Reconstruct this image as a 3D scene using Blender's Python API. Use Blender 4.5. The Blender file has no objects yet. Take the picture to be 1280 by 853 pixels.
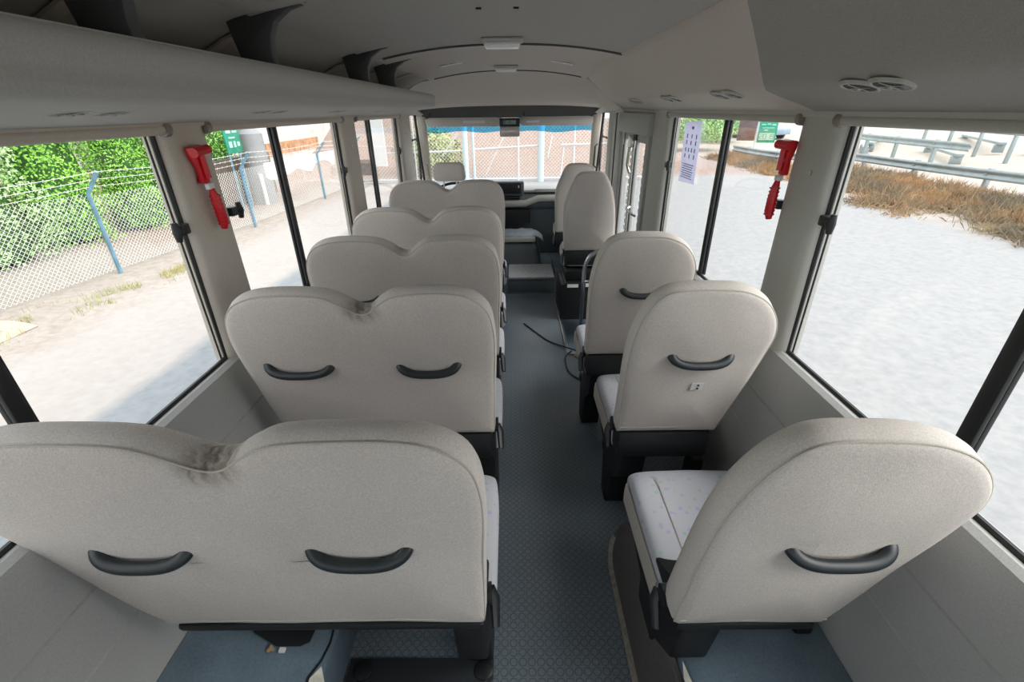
import bpy, bmesh, math, random
from mathutils import Vector, Matrix, noise
C = bpy.context.scene
COL = C.collection
random.seed(7)
PI = math.pi

# ------------------------------------------------------------ camera, light, exposure
cam_d = bpy.data.cameras.new('camera')
cam_d.sensor_width = 36.0
cam_d.lens = 569.0 / 1280 * 36.0
cam_d.clip_start = 0.02; cam_d.clip_end = 400
cam = bpy.data.objects.new('camera', cam_d); COL.objects.link(cam)
PHI = math.radians(0.65)
F = Vector((0, 289.5, -569.0)).normalized()
U = Vector((-math.sin(PHI), math.cos(PHI), 0)); U = (U - F * U.dot(F)).normalized()
R = F.cross(U)
M = Matrix((R, F, U))
cam.matrix_world = Matrix.Translation((0.03, 0, 1.62)) @ M.to_4x4()
C.camera = cam

w = bpy.data.worlds.new('sky'); C.world = w; w.use_nodes = True
bg = w.node_tree.nodes['Background']
bg.inputs[0].default_value = (0.93, 0.965, 1.0, 1); bg.inputs[1].default_value = 1.5
sun_d = bpy.data.lights.new('sun', 'SUN'); sun_d.energy = 3.0; sun_d.angle = math.radians(50); sun_d.color = (1, .97, .92)
sun = bpy.data.objects.new('sun', sun_d); COL.objects.link(sun)
sun.rotation_euler = Vector((-.72, .22, -.66)).to_track_quat('-Z', 'Y').to_euler()
C.view_settings.view_transform = 'Standard'
try: C.view_settings.look = 'None'
except Exception: pass
C.view_settings.gamma = 1.0
C.view_settings.use_curve_mapping = False
C.view_settings.exposure = 0.7

# ------------------------------------------------------------ materials
def mat(name, col, rough=.6, metal=0, noise_amt=0, noise_scale=400, bump=0, bump_scale=300, spec=.5, col2=None, col2_scale=3, col2_fac=(.4, .7)):
    m = bpy.data.materials.new(name); m.use_nodes = True
    nt = m.node_tree; b = nt.nodes['Principled BSDF']
    b.inputs['Roughness'].default_value = rough; b.inputs['Metallic'].default_value = metal
    b.inputs['Specular IOR Level'].default_value = spec
    b.inputs['Base Color'].default_value = (*col, 1)
    tc = nt.nodes.new('ShaderNodeTexCoord')
    src = None
    if col2:
        n = nt.nodes.new('ShaderNodeTexNoise'); n.inputs['Scale'].default_value = col2_scale; n.inputs['Detail'].default_value = 6
        nt.links.new(tc.outputs['Object'], n.inputs['Vector'])
        mr = nt.nodes.new('ShaderNodeMapRange'); mr.inputs[1].default_value = col2_fac[0]; mr.inputs[2].default_value = col2_fac[1]
        nt.links.new(n.outputs['Fac'], mr.inputs[0])
        mx = nt.nodes.new('ShaderNodeMix'); mx.data_type = 'RGBA'
        mx.inputs[6].default_value = (*col, 1); mx.inputs[7].default_value = (*col2, 1)
        nt.links.new(mr.outputs[0], mx.inputs[0]); src = mx.outputs[2]
        nt.links.new(src, b.inputs['Base Color'])
    if noise_amt:
        n = nt.nodes.new('ShaderNodeTexNoise'); n.inputs['Scale'].default_value = noise_scale; n.inputs['Detail'].default_value = 2
        nt.links.new(tc.outputs['Object'], n.inputs['Vector'])
        mr = nt.nodes.new('ShaderNodeMapRange'); mr.inputs[1].default_value = .3; mr.inputs[2].default_value = .7
        mr.inputs[3].default_value = 1 - noise_amt; mr.inputs[4].default_value = 1 + noise_amt
        nt.links.new(n.outputs['Fac'], mr.inputs[0])
        mx = nt.nodes.new('ShaderNodeVectorMath'); mx.operation = 'SCALE'
        if src: nt.links.new(src, mx.inputs[0])
        else: mx.inputs[0].default_value = col
        nt.links.new(mr.outputs[0], mx.inputs['Scale'])
        nt.links.new(mx.outputs[0], b.inputs['Base Color'])
    if bump:
        n = nt.nodes.new('ShaderNodeTexNoise'); n.inputs['Scale'].default_value = bump_scale; n.inputs['Detail'].default_value = 3
        nt.links.new(tc.outputs['Object'], n.inputs['Vector'])
        bp = nt.nodes.new('ShaderNodeBump'); bp.inputs['Strength'].default_value = bump; bp.inputs['Distance'].default_value = .002
        nt.links.new(n.outputs['Fac'], bp.inputs['Height']); nt.links.new(bp.outputs[0], b.inputs['Normal'])
    return m

def glass_mat(name, tint=(.9, .95, .93), refl=1.0):
    m = bpy.data.materials.new(name); m.use_nodes = True
    nt = m.node_tree; nt.nodes.clear()
    o = nt.nodes.new('ShaderNodeOutputMaterial'); t = nt.nodes.new('ShaderNodeBsdfTransparent'); g = nt.nodes.new('ShaderNodeBsdfGlossy')
    g.inputs['Roughness'].default_value = .01
    t.inputs[0].default_value = (*tint, 1)
    lw = nt.nodes.new('ShaderNodeLayerWeight'); pw = nt.nodes.new('ShaderNodeMath'); pw.operation = 'POWER'; pw.inputs[1].default_value = 5
    fr = nt.nodes.new('ShaderNodeMath'); fr.operation = 'MULTIPLY_ADD'; fr.inputs[1].default_value = .6 * refl; fr.inputs[2].default_value = .02 * refl
    lw.inputs[0].default_value = .5; nt.links.new(lw.outputs['Facing'], pw.inputs[0]); nt.links.new(pw.outputs[0], fr.inputs[0])
    mx = nt.nodes.new('ShaderNodeMixShader')
    nt.links.new(fr.outputs[0], mx.inputs[0]); nt.links.new(t.outputs[0], mx.inputs[1]); nt.links.new(g.outputs[0], mx.inputs[2])
    nt.links.new(mx.outputs[0], o.inputs[0]); return m

def floor_mat():
    m = mat('studded_vinyl', (.15, .19, .225), .34, col2=(.19, .215, .235), col2_scale=2.5, noise_amt=.12, noise_scale=120)
    nt = m.node_tree; b = nt.nodes['Principled BSDF']
    tc = nt.nodes.new('ShaderNodeTexCoord'); s = nt.nodes.new('ShaderNodeVectorMath'); s.operation = 'SCALE'; s.inputs['Scale'].default_value = 1 / .030
    fr = nt.nodes.new('ShaderNodeVectorMath'); fr.operation = 'FRACTION'
    sb = nt.nodes.new('ShaderNodeVectorMath'); sb.operation = 'SUBTRACT'; sb.inputs[1].default_value = (.5, .5, 0)
    ml = nt.nodes.new('ShaderNodeVectorMath'); ml.operation = 'MULTIPLY'; ml.inputs[1].default_value = (1, 1, 0)
    ln = nt.nodes.new('ShaderNodeVectorMath'); ln.operation = 'LENGTH'
    nt.links.new(tc.outputs['Object'], s.inputs[0]); nt.links.new(s.outputs[0], fr.inputs[0]); nt.links.new(fr.outputs[0], sb.inputs[0])
    nt.links.new(sb.outputs[0], ml.inputs[0]); nt.links.new(ml.outputs[0], ln.inputs[0])
    a = nt.nodes.new('ShaderNodeMath'); a.operation = 'SUBTRACT'; a.inputs[1].default_value = .40; nt.links.new(ln.outputs['Value'], a.inputs[0])
    ab = nt.nodes.new('ShaderNodeMath'); ab.operation = 'ABSOLUTE'; nt.links.new(a.outputs[0], ab.inputs[0])
    mr = nt.nodes.new('ShaderNodeMapRange'); mr.inputs[1].default_value = 0; mr.inputs[2].default_value = .09; mr.inputs[3].default_value = .48; mr.inputs[4].default_value = 1
    nt.links.new(ab.outputs[0], mr.inputs[0])
    old = b.inputs['Base Color'].links[0].from_socket
    sc = nt.nodes.new('ShaderNodeVectorMath'); sc.operation = 'SCALE'
    nt.links.new(old, sc.inputs[0]); nt.links.new(mr.outputs[0], sc.inputs['Scale']); nt.links.new(sc.outputs[0], b.inputs['Base Color'])
    bp = nt.nodes.new('ShaderNodeBump'); bp.inputs['Strength'].default_value = .5; bp.inputs['Distance'].default_value = .002
    nt.links.new(mr.outputs[0], bp.inputs['Height']); nt.links.new(bp.outputs[0], b.inputs['Normal'])
    return m

def cushion_mat():
    m = mat('patterned_seat_cloth', (.50, .505, .55), .9, noise_amt=.06, noise_scale=500)
    nt = m.node_tree; b = nt.nodes['Principled BSDF']; tc = nt.nodes.new('ShaderNodeTexCoord')
    cur = b.inputs['Base Color'].links[0].from_socket
    for sc, col, seed in ((30, (.22, .50, .33), 0), (27, (.36, .32, .62), 5)):
        mp = nt.nodes.new('ShaderNodeMapping'); mp.inputs[1].default_value = (seed, seed, 0)
        v = nt.nodes.new('ShaderNodeTexVoronoi'); v.inputs['Scale'].default_value = sc
        nt.links.new(tc.outputs['Object'], mp.inputs[0]); nt.links.new(mp.outputs[0], v.inputs['Vector'])
        r = nt.nodes.new('ShaderNodeMapRange'); r.inputs[1].default_value = .16; r.inputs[2].default_value = .24; r.inputs[3].default_value = .55; r.inputs[4].default_value = 0
        nt.links.new(v.outputs['Distance'], r.inputs[0])
        mx = nt.nodes.new('ShaderNodeMix'); mx.data_type = 'RGBA'; mx.inputs[7].default_value = (*col, 1)
        nt.links.new(r.outputs[0], mx.inputs[0]); nt.links.new(cur, mx.inputs[6]); cur = mx.outputs[2]
    nt.links.new(cur, b.inputs['Base Color']); return m

FAB = mat('beige_grey_cloth', (.565, .52, .48), .95, noise_amt=.13, noise_scale=350, bump=.25, bump_scale=500, spec=.15, col2=(.505, .465, .43), col2_scale=3.5)
FABS = mat('dusty_cloth_edge', (.47, .44, .385), .95, noise_amt=.10, noise_scale=350, bump=.25, bump_scale=500, spec=.15)
CUSH = cushion_mat()
STAIN = mat('grimy_cloth', (.20, .175, .13), .95, noise_amt=.3, noise_scale=60)
BLACK = mat('black_plastic', (.012, .014, .016), .42, noise_amt=.15, noise_scale=40)
HANDLE = mat('charcoal_handle_plastic', (.014, .020, .023), .45)
BLMET = mat('black_metal', (.010, .011, .012), .5)
RUB = mat('black_rubber', (.012, .013, .014), .5)
TRIM = mat('grey_beige_panel', (.46, .455, .42), .6, noise_amt=.06, noise_scale=300, spec=.35)
PILL = mat('beige_pillar_panel', (.54, .49, .42), .6, noise_amt=.06, noise_scale=300, spec=.35)
LOWP = mat('grey_lower_panel', (.39, .39, .375), .6, noise_amt=.08, noise_scale=300, spec=.35)
CEIL = mat('headliner', (.56, .51, .465), .95, noise_amt=.10, noise_scale=300, spec=.1)
DUCT = mat('duct_panel_shade_toned', (.34, .33, .305), .85, noise_amt=.08, noise_scale=300, spec=.2)  # darker near duct panel; part of the tone is shading painted in
RACK = mat('rack_panel', (.46, .45, .42), .7, noise_amt=.08, noise_scale=300, spec=.3)
RBACK = mat('rack_lining', (.46, .44, .40), .9, noise_amt=.08, noise_scale=300, spec=.2)
BRK = mat('dark_grey_bracket', (.06, .062, .062), .55, noise_amt=.1)
FLOOR = floor_mat()
VINYL = mat('blue_grey_vinyl', (.13, .18, .225), .5, col2=(.17, .23, .28), col2_scale=8, noise_amt=.12, noise_scale=150)
BROWNV = mat('brown_grey_vinyl', (.10, .09, .085), .6, noise_amt=.12, noise_scale=100)
BORD = mat('worn_beige_strip', (.27, .245, .21), .5, noise_amt=.2, noise_scale=60)
FOAM = mat('yellowed_foam', (.62, .60, .52), .9, noise_amt=.2, noise_scale=40)
RIBM = mat('dark_ribbed_rubber', (.025, .03, .035), .6)
GLASS = glass_mat('window_glass', (.955, .962, .962))
RED = mat('red_plastic', (.62, .004, .012), .3)
WHITE = mat('white_print', (.8, .8, .8), .6)
PAPER = mat('paper', (.62, .63, .74), .8)
nt_ = PAPER.node_tree; b_ = nt_.nodes['Principled BSDF']; tr = nt_.nodes.new('ShaderNodeBsdfTranslucent'); tr.inputs[0].default_value = (.80, .80, .92, 1)
mx_ = nt_.nodes.new('ShaderNodeMixShader'); mx_.inputs[0].default_value = .5
nt_.links.new(b_.outputs[0], mx_.inputs[1]); nt_.links.new(tr.outputs[0], mx_.inputs[2]); nt_.links.new(mx_.outputs[0], nt_.nodes['Material Output'].inputs[0])
INK = mat('grey_ink', (.25, .25, .36), .8)
CHROME = mat('chrome', (.55, .57, .6), .22, 1)
STEEL = mat('steel_screw', (.5, .5, .48), .35, 1)
LENS = mat('milky_lamp_lens', (.88, .88, .87), .25)
DASH = mat('grey_dashboard', (.10, .115, .125), .5)
DASHT = mat('pale_dashboard_top', (.42, .42, .41), .55)
GRILLE = mat('black_grille', (.008, .008, .010), .4)
CLOTH = mat('plastic_covered_tray', (.38, .42, .48), .3, col2=(.20, .25, .30), col2_scale=9)
LCD = mat('lcd_face', (.10, .17, .15), .3)
BLUEF = glass_mat('blue_tint_film', (.32, .68, .88))
VISOR = mat('visor_cloth', (.62, .57, .54), .8)
CABLE = mat('dark_cable', (.02, .02, .025), .5)

# ------------------------------------------------------------ mesh helpers
class MB:
    def __init__(s): s.v = []; s.f = []; s.sm = []
    def add(s, vs, fs):
        o = len(s.v); s.v += [tuple(v) for v in vs]; s.f += [tuple(i + o for i in f) for f in fs]; return s
    def box(s, lo, hi, rot=None, piv=None):
        vs = [Vector((x, y, z)) for x in (lo[0], hi[0]) for y in (lo[1], hi[1]) for z in (lo[2], hi[2])]
        if rot is not None:
            c = Vector(piv) if piv else (Vector(lo) + Vector(hi)) / 2
            vs = [c + rot @ (v - c) for v in vs]
        return s.add(vs, [(0, 1, 3, 2), (4, 6, 7, 5), (0, 4, 5, 1), (2, 3, 7, 6), (0, 2, 6, 4), (1, 5, 7, 3)])
    def tube(s, pts, r, n=8, cap=True, flat=1.0, closed=False):
        pts = [Vector(p) for p in pts]; N = len(pts)
        rr = r if isinstance(r, (list, tuple)) else [r] * N
        vs = []; prev = None
        for i, p in enumerate(pts):
            a = pts[(i - 1) % N] if (i > 0 or closed) else p; b = pts[(i + 1) % N] if (i < N - 1 or closed) else p
            t = (b - a).normalized()
            if prev is None:
                up = Vector((0, 0, 1)) if abs(t.z) < .9 else Vector((1, 0, 0))
                x = t.cross(up).normalized()
            else:
                x = (prev - t * prev.dot(t)).normalized()
            prev = x; y = t.cross(x)
            for k in range(n):
                an = 2 * PI * k / n
                vs.append(p + (x * math.cos(an) + y * math.sin(an) * flat) * rr[i])
        fs = []
        for i in range(N if closed else N - 1):
            for k in range(n):
                j = (i + 1) % N
                fs.append((i * n + k, i * n + (k + 1) % n, j * n + (k + 1) % n, j * n + k))
        if cap and not closed:
            fs.append(tuple(range(n))[::-1]); fs.append(tuple((N - 1) * n + k for k in range(n)))
        return s.add(vs, fs)
    def extr(s, prof, axis, a, b, closed=True, cap=True):
        """prof: 2-D points; axis 'y': (x,z) along y ; 'x': (y,z) along x ; 'z': (x,y) along z"""
        n = len(prof); vs = []
        for t in (a, b):
            for p in prof:
                vs.append((p[0], t, p[1]) if axis == 'y' else (t, p[0], p[1]) if axis == 'x' else (p[0], p[1], t))
        fs = [(i, (i + 1) % n, n + (i + 1) % n, n + i) for i in range(n if closed else n - 1)]
        if closed and cap: fs += [tuple(range(n))[::-1], tuple(range(n, 2 * n))]
        return s.add(vs, fs)
    def grid(s, rows, closed_u=False):
        n = len(rows[0]); vs = [p for r in rows for p in r]; fs = []
        for i in range(len(rows) - 1):
            for k in range(n if closed_u else n - 1):
                fs.append((i * n + k, i * n + (k + 1) % n, (i + 1) * n + (k + 1) % n, (i + 1) * n + k))
        return s.add(vs, fs)
    def build(s, name, m, parent=None, smooth=True, bevel=0, angle=35, solid=0, seg=2, weld=False):
        me = bpy.data.meshes.new(name)
        bm = bmesh.new()
        vv = [bm.verts.new(v) for v in s.v]
        for f in s.f:
            try: bm.faces.new([vv[i] for i in f])
            except ValueError: pass
        if weld: bmesh.ops.remove_doubles(bm, verts=bm.verts[:], dist=.0008)
        if solid:
            bm.normal_update()
            bmesh.ops.solidify(bm, geom=bm.faces[:], thickness=solid)
        if len(bm.faces) < 60000: bmesh.ops.recalc_face_normals(bm, faces=bm.faces[:])
        if bevel:
            ed = [e for e in bm.edges if len(e.link_faces) == 2 and e.calc_face_angle(0) > .6]
            bmesh.ops.bevel(bm, geom=ed, offset=bevel, segments=seg, affect='EDGES', profile=.5, clamp_overlap=True)
        bm.to_mesh(me); bm.free()
        if smooth:
            for p in me.polygons: p.use_smooth = True
            me.set_sharp_from_angle(angle=math.radians(angle))
        me.materials.append(m)
        o = bpy.data.objects.new(name, me); COL.objects.link(o)
        if parent: o.parent = parent
        return o

def tag(o, label, cat, group=None, kind=None):
    if label: o['label'] = label
    if cat: o['category'] = cat
    if group: o['group'] = group
    if kind: o['kind'] = kind
    return o
def thing(name, label, cat, loc=(0, 0, 0), group=None, rot=(0, 0, 0), kind=None):
    o = bpy.data.objects.new(name, None); COL.objects.link(o); o.empty_display_size = .1
    o.location = loc; o.rotation_euler = rot
    return tag(o, label, cat, group, kind)
def struct(o, label=None):
    o['kind'] = 'structure'
    if label: o['label'] = label
    return o
def copy_tree(o, parent=None):
    c = o.copy(); COL.objects.link(c)
    if parent: c.parent = parent
    for ch in list(o.children): copy_tree(ch, c)
    return c
def bez(p0, p1, p2, n=8):
    p0, p1, p2 = Vector(p0), Vector(p1), Vector(p2)
    return [(p0 * (1 - t) ** 2 + p1 * 2 * t * (1 - t) + p2 * t * t) for t in [i / n for i in range(n + 1)]]
def catmull(P, n=6, closed=True):
    P = [Vector(p) for p in P]; N = len(P); out = []
    for i in range(N if closed else N - 1):
        g = lambda k: P[k % N] if closed else P[max(0, min(N - 1, k))]
        a, b, c, d = g(i - 1), g(i), g(i + 1), g(i + 2)
        for j in range(n):
            t = j / n
            out.append(.5 * ((2 * b) + (c - a) * t + (2 * a - 5 * b + 4 * c - d) * t * t + (3 * b - a - 3 * c + d) * t ** 3))
    if not closed: out.append(P[-1])
    return out

# ------------------------------------------------------------ setting: bus shell
Y0, Y1 = -1.25, 5.25
WX = .93
# floor with the door step well cut out on the right
mb = MB()
mb.box((-.92, Y0, -.06), (.43, 4.2, 0)); mb.box((.43, Y0, -.06), (.92, 2.98, 0))
fl = struct(mb.build('floor', FLOOR, smooth=False))
mb = MB(); mb.box((.43, 2.98, -.30), (.92, 4.2, -.26)); mb.box((.425, 2.98, -.26), (.44, 4.2, -.06)); mb.box((.43, 2.97, -.26), (.92, 2.985, -.06))
struct(mb.build('floor', VINYL, smooth=False))
# metal edge strip round the step well
mb = MB(); mb.box((.415, 2.96, 0), (.437, 4.18, .008)); mb.box((.415, 2.95, 0), (.90, 2.975, .008))
for k in range(9): mb.tube([(.426, 3.02 + k * .14, .008), (.426, 3.02 + k * .14, .012)], .006, 8)
struct(mb.build('trim_1', STEEL, bevel=.002))

def wall_profile(sx):
    p = [(.985, .865), (.955, .872), (.935, .876), (.918, .868), (.908, .84), (.905, .78), (.903, .694), (.909, .690), (.903, .686),
         (.902, .60), (.901, .537), (.905, .533), (.901, .529), (.900, .40), (.900, -.02), (.985, -.02)]
    return [(sx * a, b) for a, b in p]
struct(MB().extr(wall_profile(-1), 'y', Y0, 5.15).build('wall_left', LOWP, angle=30))
struct(MB().extr(wall_profile(1), 'y', Y0, 3.22).build('wall_right', LOWP, angle=30))
struct(MB().extr(wall_profile(1), 'y', 4.08, 5.15).build('wall_right_front', LOWP, angle=30))

# window pillars
tn = [2]
def pillar(sx, y0, y1, z0=.868, z1=1.60, m=PILL, tap=.02):
    prof = [(.99, -.0), (.945, 0), (.925, .015), (.918, .05)]
    n = tn[0]; tn[0] += 1
    rows = []
    for z in (z0, (z0 + z1) / 2, z1):
        t = tap * (1 - (z - z0) / (z1 - z0))
        a, b = y0 - t * .5, y1 + t * .5
        pr = [(.99, a), (.947, a), (.927, a + .012), (.918, a + .045), (.918, b - .045), (.927, b - .012), (.947, b), (.99, b)]
        rows.append([(sx * (x), y, z) for x, y in pr])
    mb = MB(); mb.grid(rows, True); mb.add(rows[-1], [tuple(range(8))]); mb.add(rows[0], [tuple(range(8))])
    p = struct(mb.build('trim_%d' % n, m, angle=50))
    yc = (y0 + y1) / 2
    s = MB().tube([(sx * .9185, yc - .03, 1.44), (sx * .914, yc - .03, 1.44)], .009, 12).build('screw_cover', STEEL, p)
    return p
for sx in (-1, 1):
    pillar(sx, 1.37, 1.565, m=PILL if sx < 0 else TRIM)
    pillar(sx, -.10, .10, m=PILL if sx < 0 else TRIM)
pillar(-1, 2.82, 3.07)
pillar(-1, 4.27, 4.72)
pillar(1, 2.88, 3.20, m=TRIM)
pillar(1, 4.08, 4.30, m=TRIM)
pillar(1, 4.48, 4.68, m=TRIM)

# headers above the windows
for sx, y1 in ((-1, 5.2), (1, 5.2)):
    p = [(.99, 1.585), (.935, 1.585), (.918, 1.589), (.914, 1.598), (.92, 1.64), (.99, 1.66)]
    n = tn[0]; tn[0] += 1
    struct(MB().extr([(sx * a, b) for a, b in p], 'y', Y0, y1).build('trim_%d' % n, PILL if sx < 0 else TRIM, angle=40))

# windows: one pane, its rubber seal, middle rail and latches
wn = [1]
def window(sx, y0, y1, rail=None, latches=(), z0=.872, z1=1.588, m_glass=GLASS):
    n = wn[0]; wn[0] += 1
    x = sx * .962
    w_ = MB().box((min(x, x + sx * .004), y0 - .01, z0 - .01), (max(x, x + sx * .004), y1 + .01, z1 + .01)).build('window_%d' % n, m_glass, smooth=False)
    struct(w_)
    loop = [(sx * .957, y0 + .006, z0 + .004), (sx * .957, y1 - .006, z0 + .004), (sx * .957, y1 - .006, z1 - .002), (sx * .957, y0 + .006, z1 - .002)]
    mb = MB()
    for a, b in ((0, 1), (1, 2), (2, 3), (3, 0)):
        mb.tube([loop[a], loop[b]], .0075, 6)
    for yy, d in ((y0, 1), (y1, -1)):
        mb.tube([(sx * .966, yy + d * .02, z0), (sx * .966, yy + d * .02, z1)], .003, 6)
    mb.build('window_seal', RUB, w_)
    if rail:
        mb = MB(); mb.box((min(sx * .948, sx * .960), rail - .016, z0 + .004), (max(sx * .948, sx * .960), rail + .016, z1))
        mb.box((min(sx * .968, sx * .98), rail - .010, z0 + .004), (max(sx * .968, sx * .98), rail + .036, z1))
        mb.build('window_rail', RUB, w_, bevel=.003)
    for yy, d in latches:
        mb = MB(); mb.box((min(sx * .925, sx * .955), yy - .018, 1.305), (max(sx * .925, sx * .955), yy + .018, 1.335))
        la = mb.build('window_latch', BLACK, w_, bevel=.004)
        yk = yy + d * .035
        mb = MB().tube([(sx * .94, yy, 1.32), (sx * .925, yk, 1.318)], .010, 8)
        mb.tube([(sx * .932, yk, 1.345), (sx * .930, yk, 1.318), (sx * .932, yk, 1.291)], [.008, .013, .008], 10)
        mb.build('knob', BLACK, la)
    return w_
window(-1, .10, 1.37, .74, [(1.335, -1)])
window(-1, 1.565, 2.82, 2.07, [(1.60, 1), (2.785, -1)])
window(-1, 3.07, 4.27, 3.46, [(4.235, -1)])
window(-1, -1.15, -.10)
window(-1, 4.72, 5.20)
window(1, .10, 1.37, .74, [(1.335, -1)])
window(1, 1.565, 2.88, 2.17, [(1.60, 1), (2.845, -1)])
window(1, -1.15, -.10)
window(1, 4.30, 4.48)
window(1, 4.68, 5.20)

# curtain rails / rolled blinds along the window tops
def blind(sx, y0, y1, label):
    t = thing('blind_rail', label, 'rail', (0, 0, 0))
    MB().tube([(sx * .925, y0 + .012, 1.583), (sx * .925, y1 - .012, 1.583)], .0135, 12).build('rail_tube', PILL if sx < 0 else TRIM, t)
    for yy in (y0, y1 - .022):
        MB().tube([(sx * .925, yy, 1.583), (sx * .925, yy + .022, 1.583)], .019, 12).build('end_bracket', BORD, t)
blind(-1, .09, 1.385, 'beige rolled blind tube above the nearest window on the left')
blind(-1, 1.55, 2.83, 'beige rolled blind tube above the second window on the left, green sign behind it')
blind(-1, 3.06, 4.28, 'beige rolled blind tube above the farthest large window on the left')
blind(1, .09, 1.385, 'grey rolled blind tube above the nearest window on the right')
blind(1, 1.55, 2.89, 'grey rolled blind tube above the right window with the paper notice')

# ceiling
def ceil_z(x): return 1.888 - .055 * (abs(x) / .58) ** 2.2
rows = []
nx = 24
def ceil_row(y, k=0.0):
    xs = [-.60 + (1.20) * i / nx for i in range(nx + 1)]
    r = [(x, y, ceil_z(x)) for x in xs]
    if k < 1: pass
    return r
mb = MB()
mb.grid([ceil_row(Y0), ceil_row(1.5), ceil_row(2.44)])
ce = struct(mb.build('ceiling', mat('headliner_shade_toned', (.41, .395, .37), .95, noise_amt=.10, noise_scale=300, spec=.1), solid=-.02))  # separate near panel, darkened further with shading put into its colour
mb = MB(); mb.grid([ceil_row(2.46), ceil_row(4.0)])
struct(mb.build('ceiling_front', CEIL, solid=-.02))
n = tn[0]; tn[0] += 1
mb = MB()
for yy in (2.45, 4.0):
    mb.tube([(x, yy, ceil_z(x) - .002) for x in [-.56 + 1.12 * i / 20 for i in range(21)]], .006, 6)
struct(mb.build('trim_%d' % n, BRK))
# two tiny holes in the headliner
# left upper cove behind the rack
n = tn[0]; tn[0] += 1
pr = [(-.585, 1.838), (-.64, 1.826), (-.72, 1.80), (-.80, 1.76), (-.87, 1.70), (-.91, 1.64), (-.97, 1.64), (-.97, 1.86), (-.585, 1.88)]
cove = struct(MB().extr(pr, 'y', Y0, 4.0).build('trim_%d' % n, RBACK, angle=50))
for yy in (.93, 1.41, 2.26, 2.74, 3.3):
    mb = MB(); mb.grid([[(a, y, b - .004) for a, b in pr[:6]] for y in (yy, yy + .035)])
    mb.build('seam_strip', PILL, cove, solid=-.006)

# front dome above the cab
n = tn[0]; tn[0] += 1
def dome(t, s):     # t 0..1 top->lip ; s -1..1 across
    y = 4.0 + .80 * t; xh = .60 + .27 * t ** .8
    x = s * xh
    zt = 1.888 - .055 * abs(s) ** 2.2; zl = 1.668 - .03 * abs(s) ** 3
    q = t ** 1.35 if t < 1 else 1
    q = .5 - .5 * math.cos(PI * t ** .9)
    return (x, y, zt + (zl - zt) * q)
rows = [[dome(i / 14, -1 + 2 * j / 24) for j in range(25)] for i in range(15)]
last = rows[-1]
rows.append([(x * 1.005, y + .04, z - .014) for x, y, z in last])
rows.append([(x * 1.01, y + .08, z - .006) for x, y, z in last])
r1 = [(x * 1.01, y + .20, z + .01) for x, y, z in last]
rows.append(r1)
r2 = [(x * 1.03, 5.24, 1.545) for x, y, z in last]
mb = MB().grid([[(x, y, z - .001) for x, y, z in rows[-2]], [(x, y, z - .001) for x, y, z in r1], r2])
struct(mb.build('trim_%d' % n, mat('windscreen_recess_painted_shade', (.10, .09, .08), 1, spec=0), solid=-.008, angle=60)); n = tn[0]; tn[0] += 1  # recess lies in shade; that darkness is put into its colour
mb = MB().grid(rows)
struct(mb.build('trim_%d' % n, CEIL, solid=-.01, angle=60))
# cheeks joining the dome to the side headers
for sx in (-1, 1):
    n = tn[0]; tn[0] += 1
    a = [(sx * v[0], v[1], v[2]) for v in [dome(i / 14, 1) for i in range(15)]]
    rows = []
    for i in range(15):
        t = i / 14; x0, y0, z0 = a[i]
        r = []
        for k in range(9):
            u = k / 8
            r.append((x0 + (sx * .93 - x0) * u, y0 - .02 + .03 * u, z0 + (1.60 - z0) * (u ** (2.0 - .8 * t if sx < 0 else .95 + .2 * t))))
        rows.append(r)
    rows.append([(sx * (.87 + .06 * k / 8), 5.24, 1.58) for k in range(9)])
    struct(MB().grid(rows).build('trim_%d' % n, CEIL, solid=.01 if sx > 0 else -.01, angle=60))

# left luggage rack
rack = thing('luggage_rack', 'open grey luggage rack with rounded front lip along the left side', 'luggage rack')
lip = [(-.590, 1.708), (-.572, 1.724), (-.560, 1.726), (-.551, 1.718), (-.549, 1.700), (-.553, 1.683), (-.556, 1.672), (-.552, 1.660), (-.553, 1.650), (-.562, 1.642),
       (-.60, 1.635), (-.70, 1.623), (-.80, 1.611), (-.914, 1.598), (-.914, 1.64), (-.80, 1.655), (-.66, 1.665)]
cx, cz = -.62, 1.66
rows = [[(x, Y0, z) for x, z in lip], [(x, 3.84, z) for x, z in lip]]
for k, (d, s) in enumerate(((.05, .985), (.085, .93), (.11, .80), (.12, .5))):
    rows.append([((x - cx) * (s if x > -.75 else 1) + cx, 3.84 + d * (1 if x > -.75 else .6), (z - cz) * s + cz) for x, z in lip])
mb = MB().grid(rows, True)
mb.add(rows[-1], [tuple(range(len(lip)))])
mb.build('rack_shell', RACK, rack, angle=50)
MB().tube([(-.565, Y0, 1.7265), (-.565, 3.86, 1.7265)], .0035, 6).build('edge_bead', TRIM, rack)
def bracket(y):
    pr = [(-.645, 1.700), (-.562, 1.722), (-.567, 1.75), (-.562, 1.785), (-.546, 1.818), (-.508, 1.843), (-.44, 1.862), (-.437, 1.869), (-.52, 1.862), (-.60, 1.848), (-.665, 1.828), (-.658, 1.79), (-.648, 1.75)]
    b = MB().extr(pr, 'y', y - .014, y + .014).build('bracket', BRK, rack, bevel=.004)
    MB().tube([(-.462, y - .013, 1.860), (-.462, y - .018, 1.860)], .006, 10).build('bolt', BLMET, b)
for y in (.87, 1.35, 2.2, 2.68): bracket(y)

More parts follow.
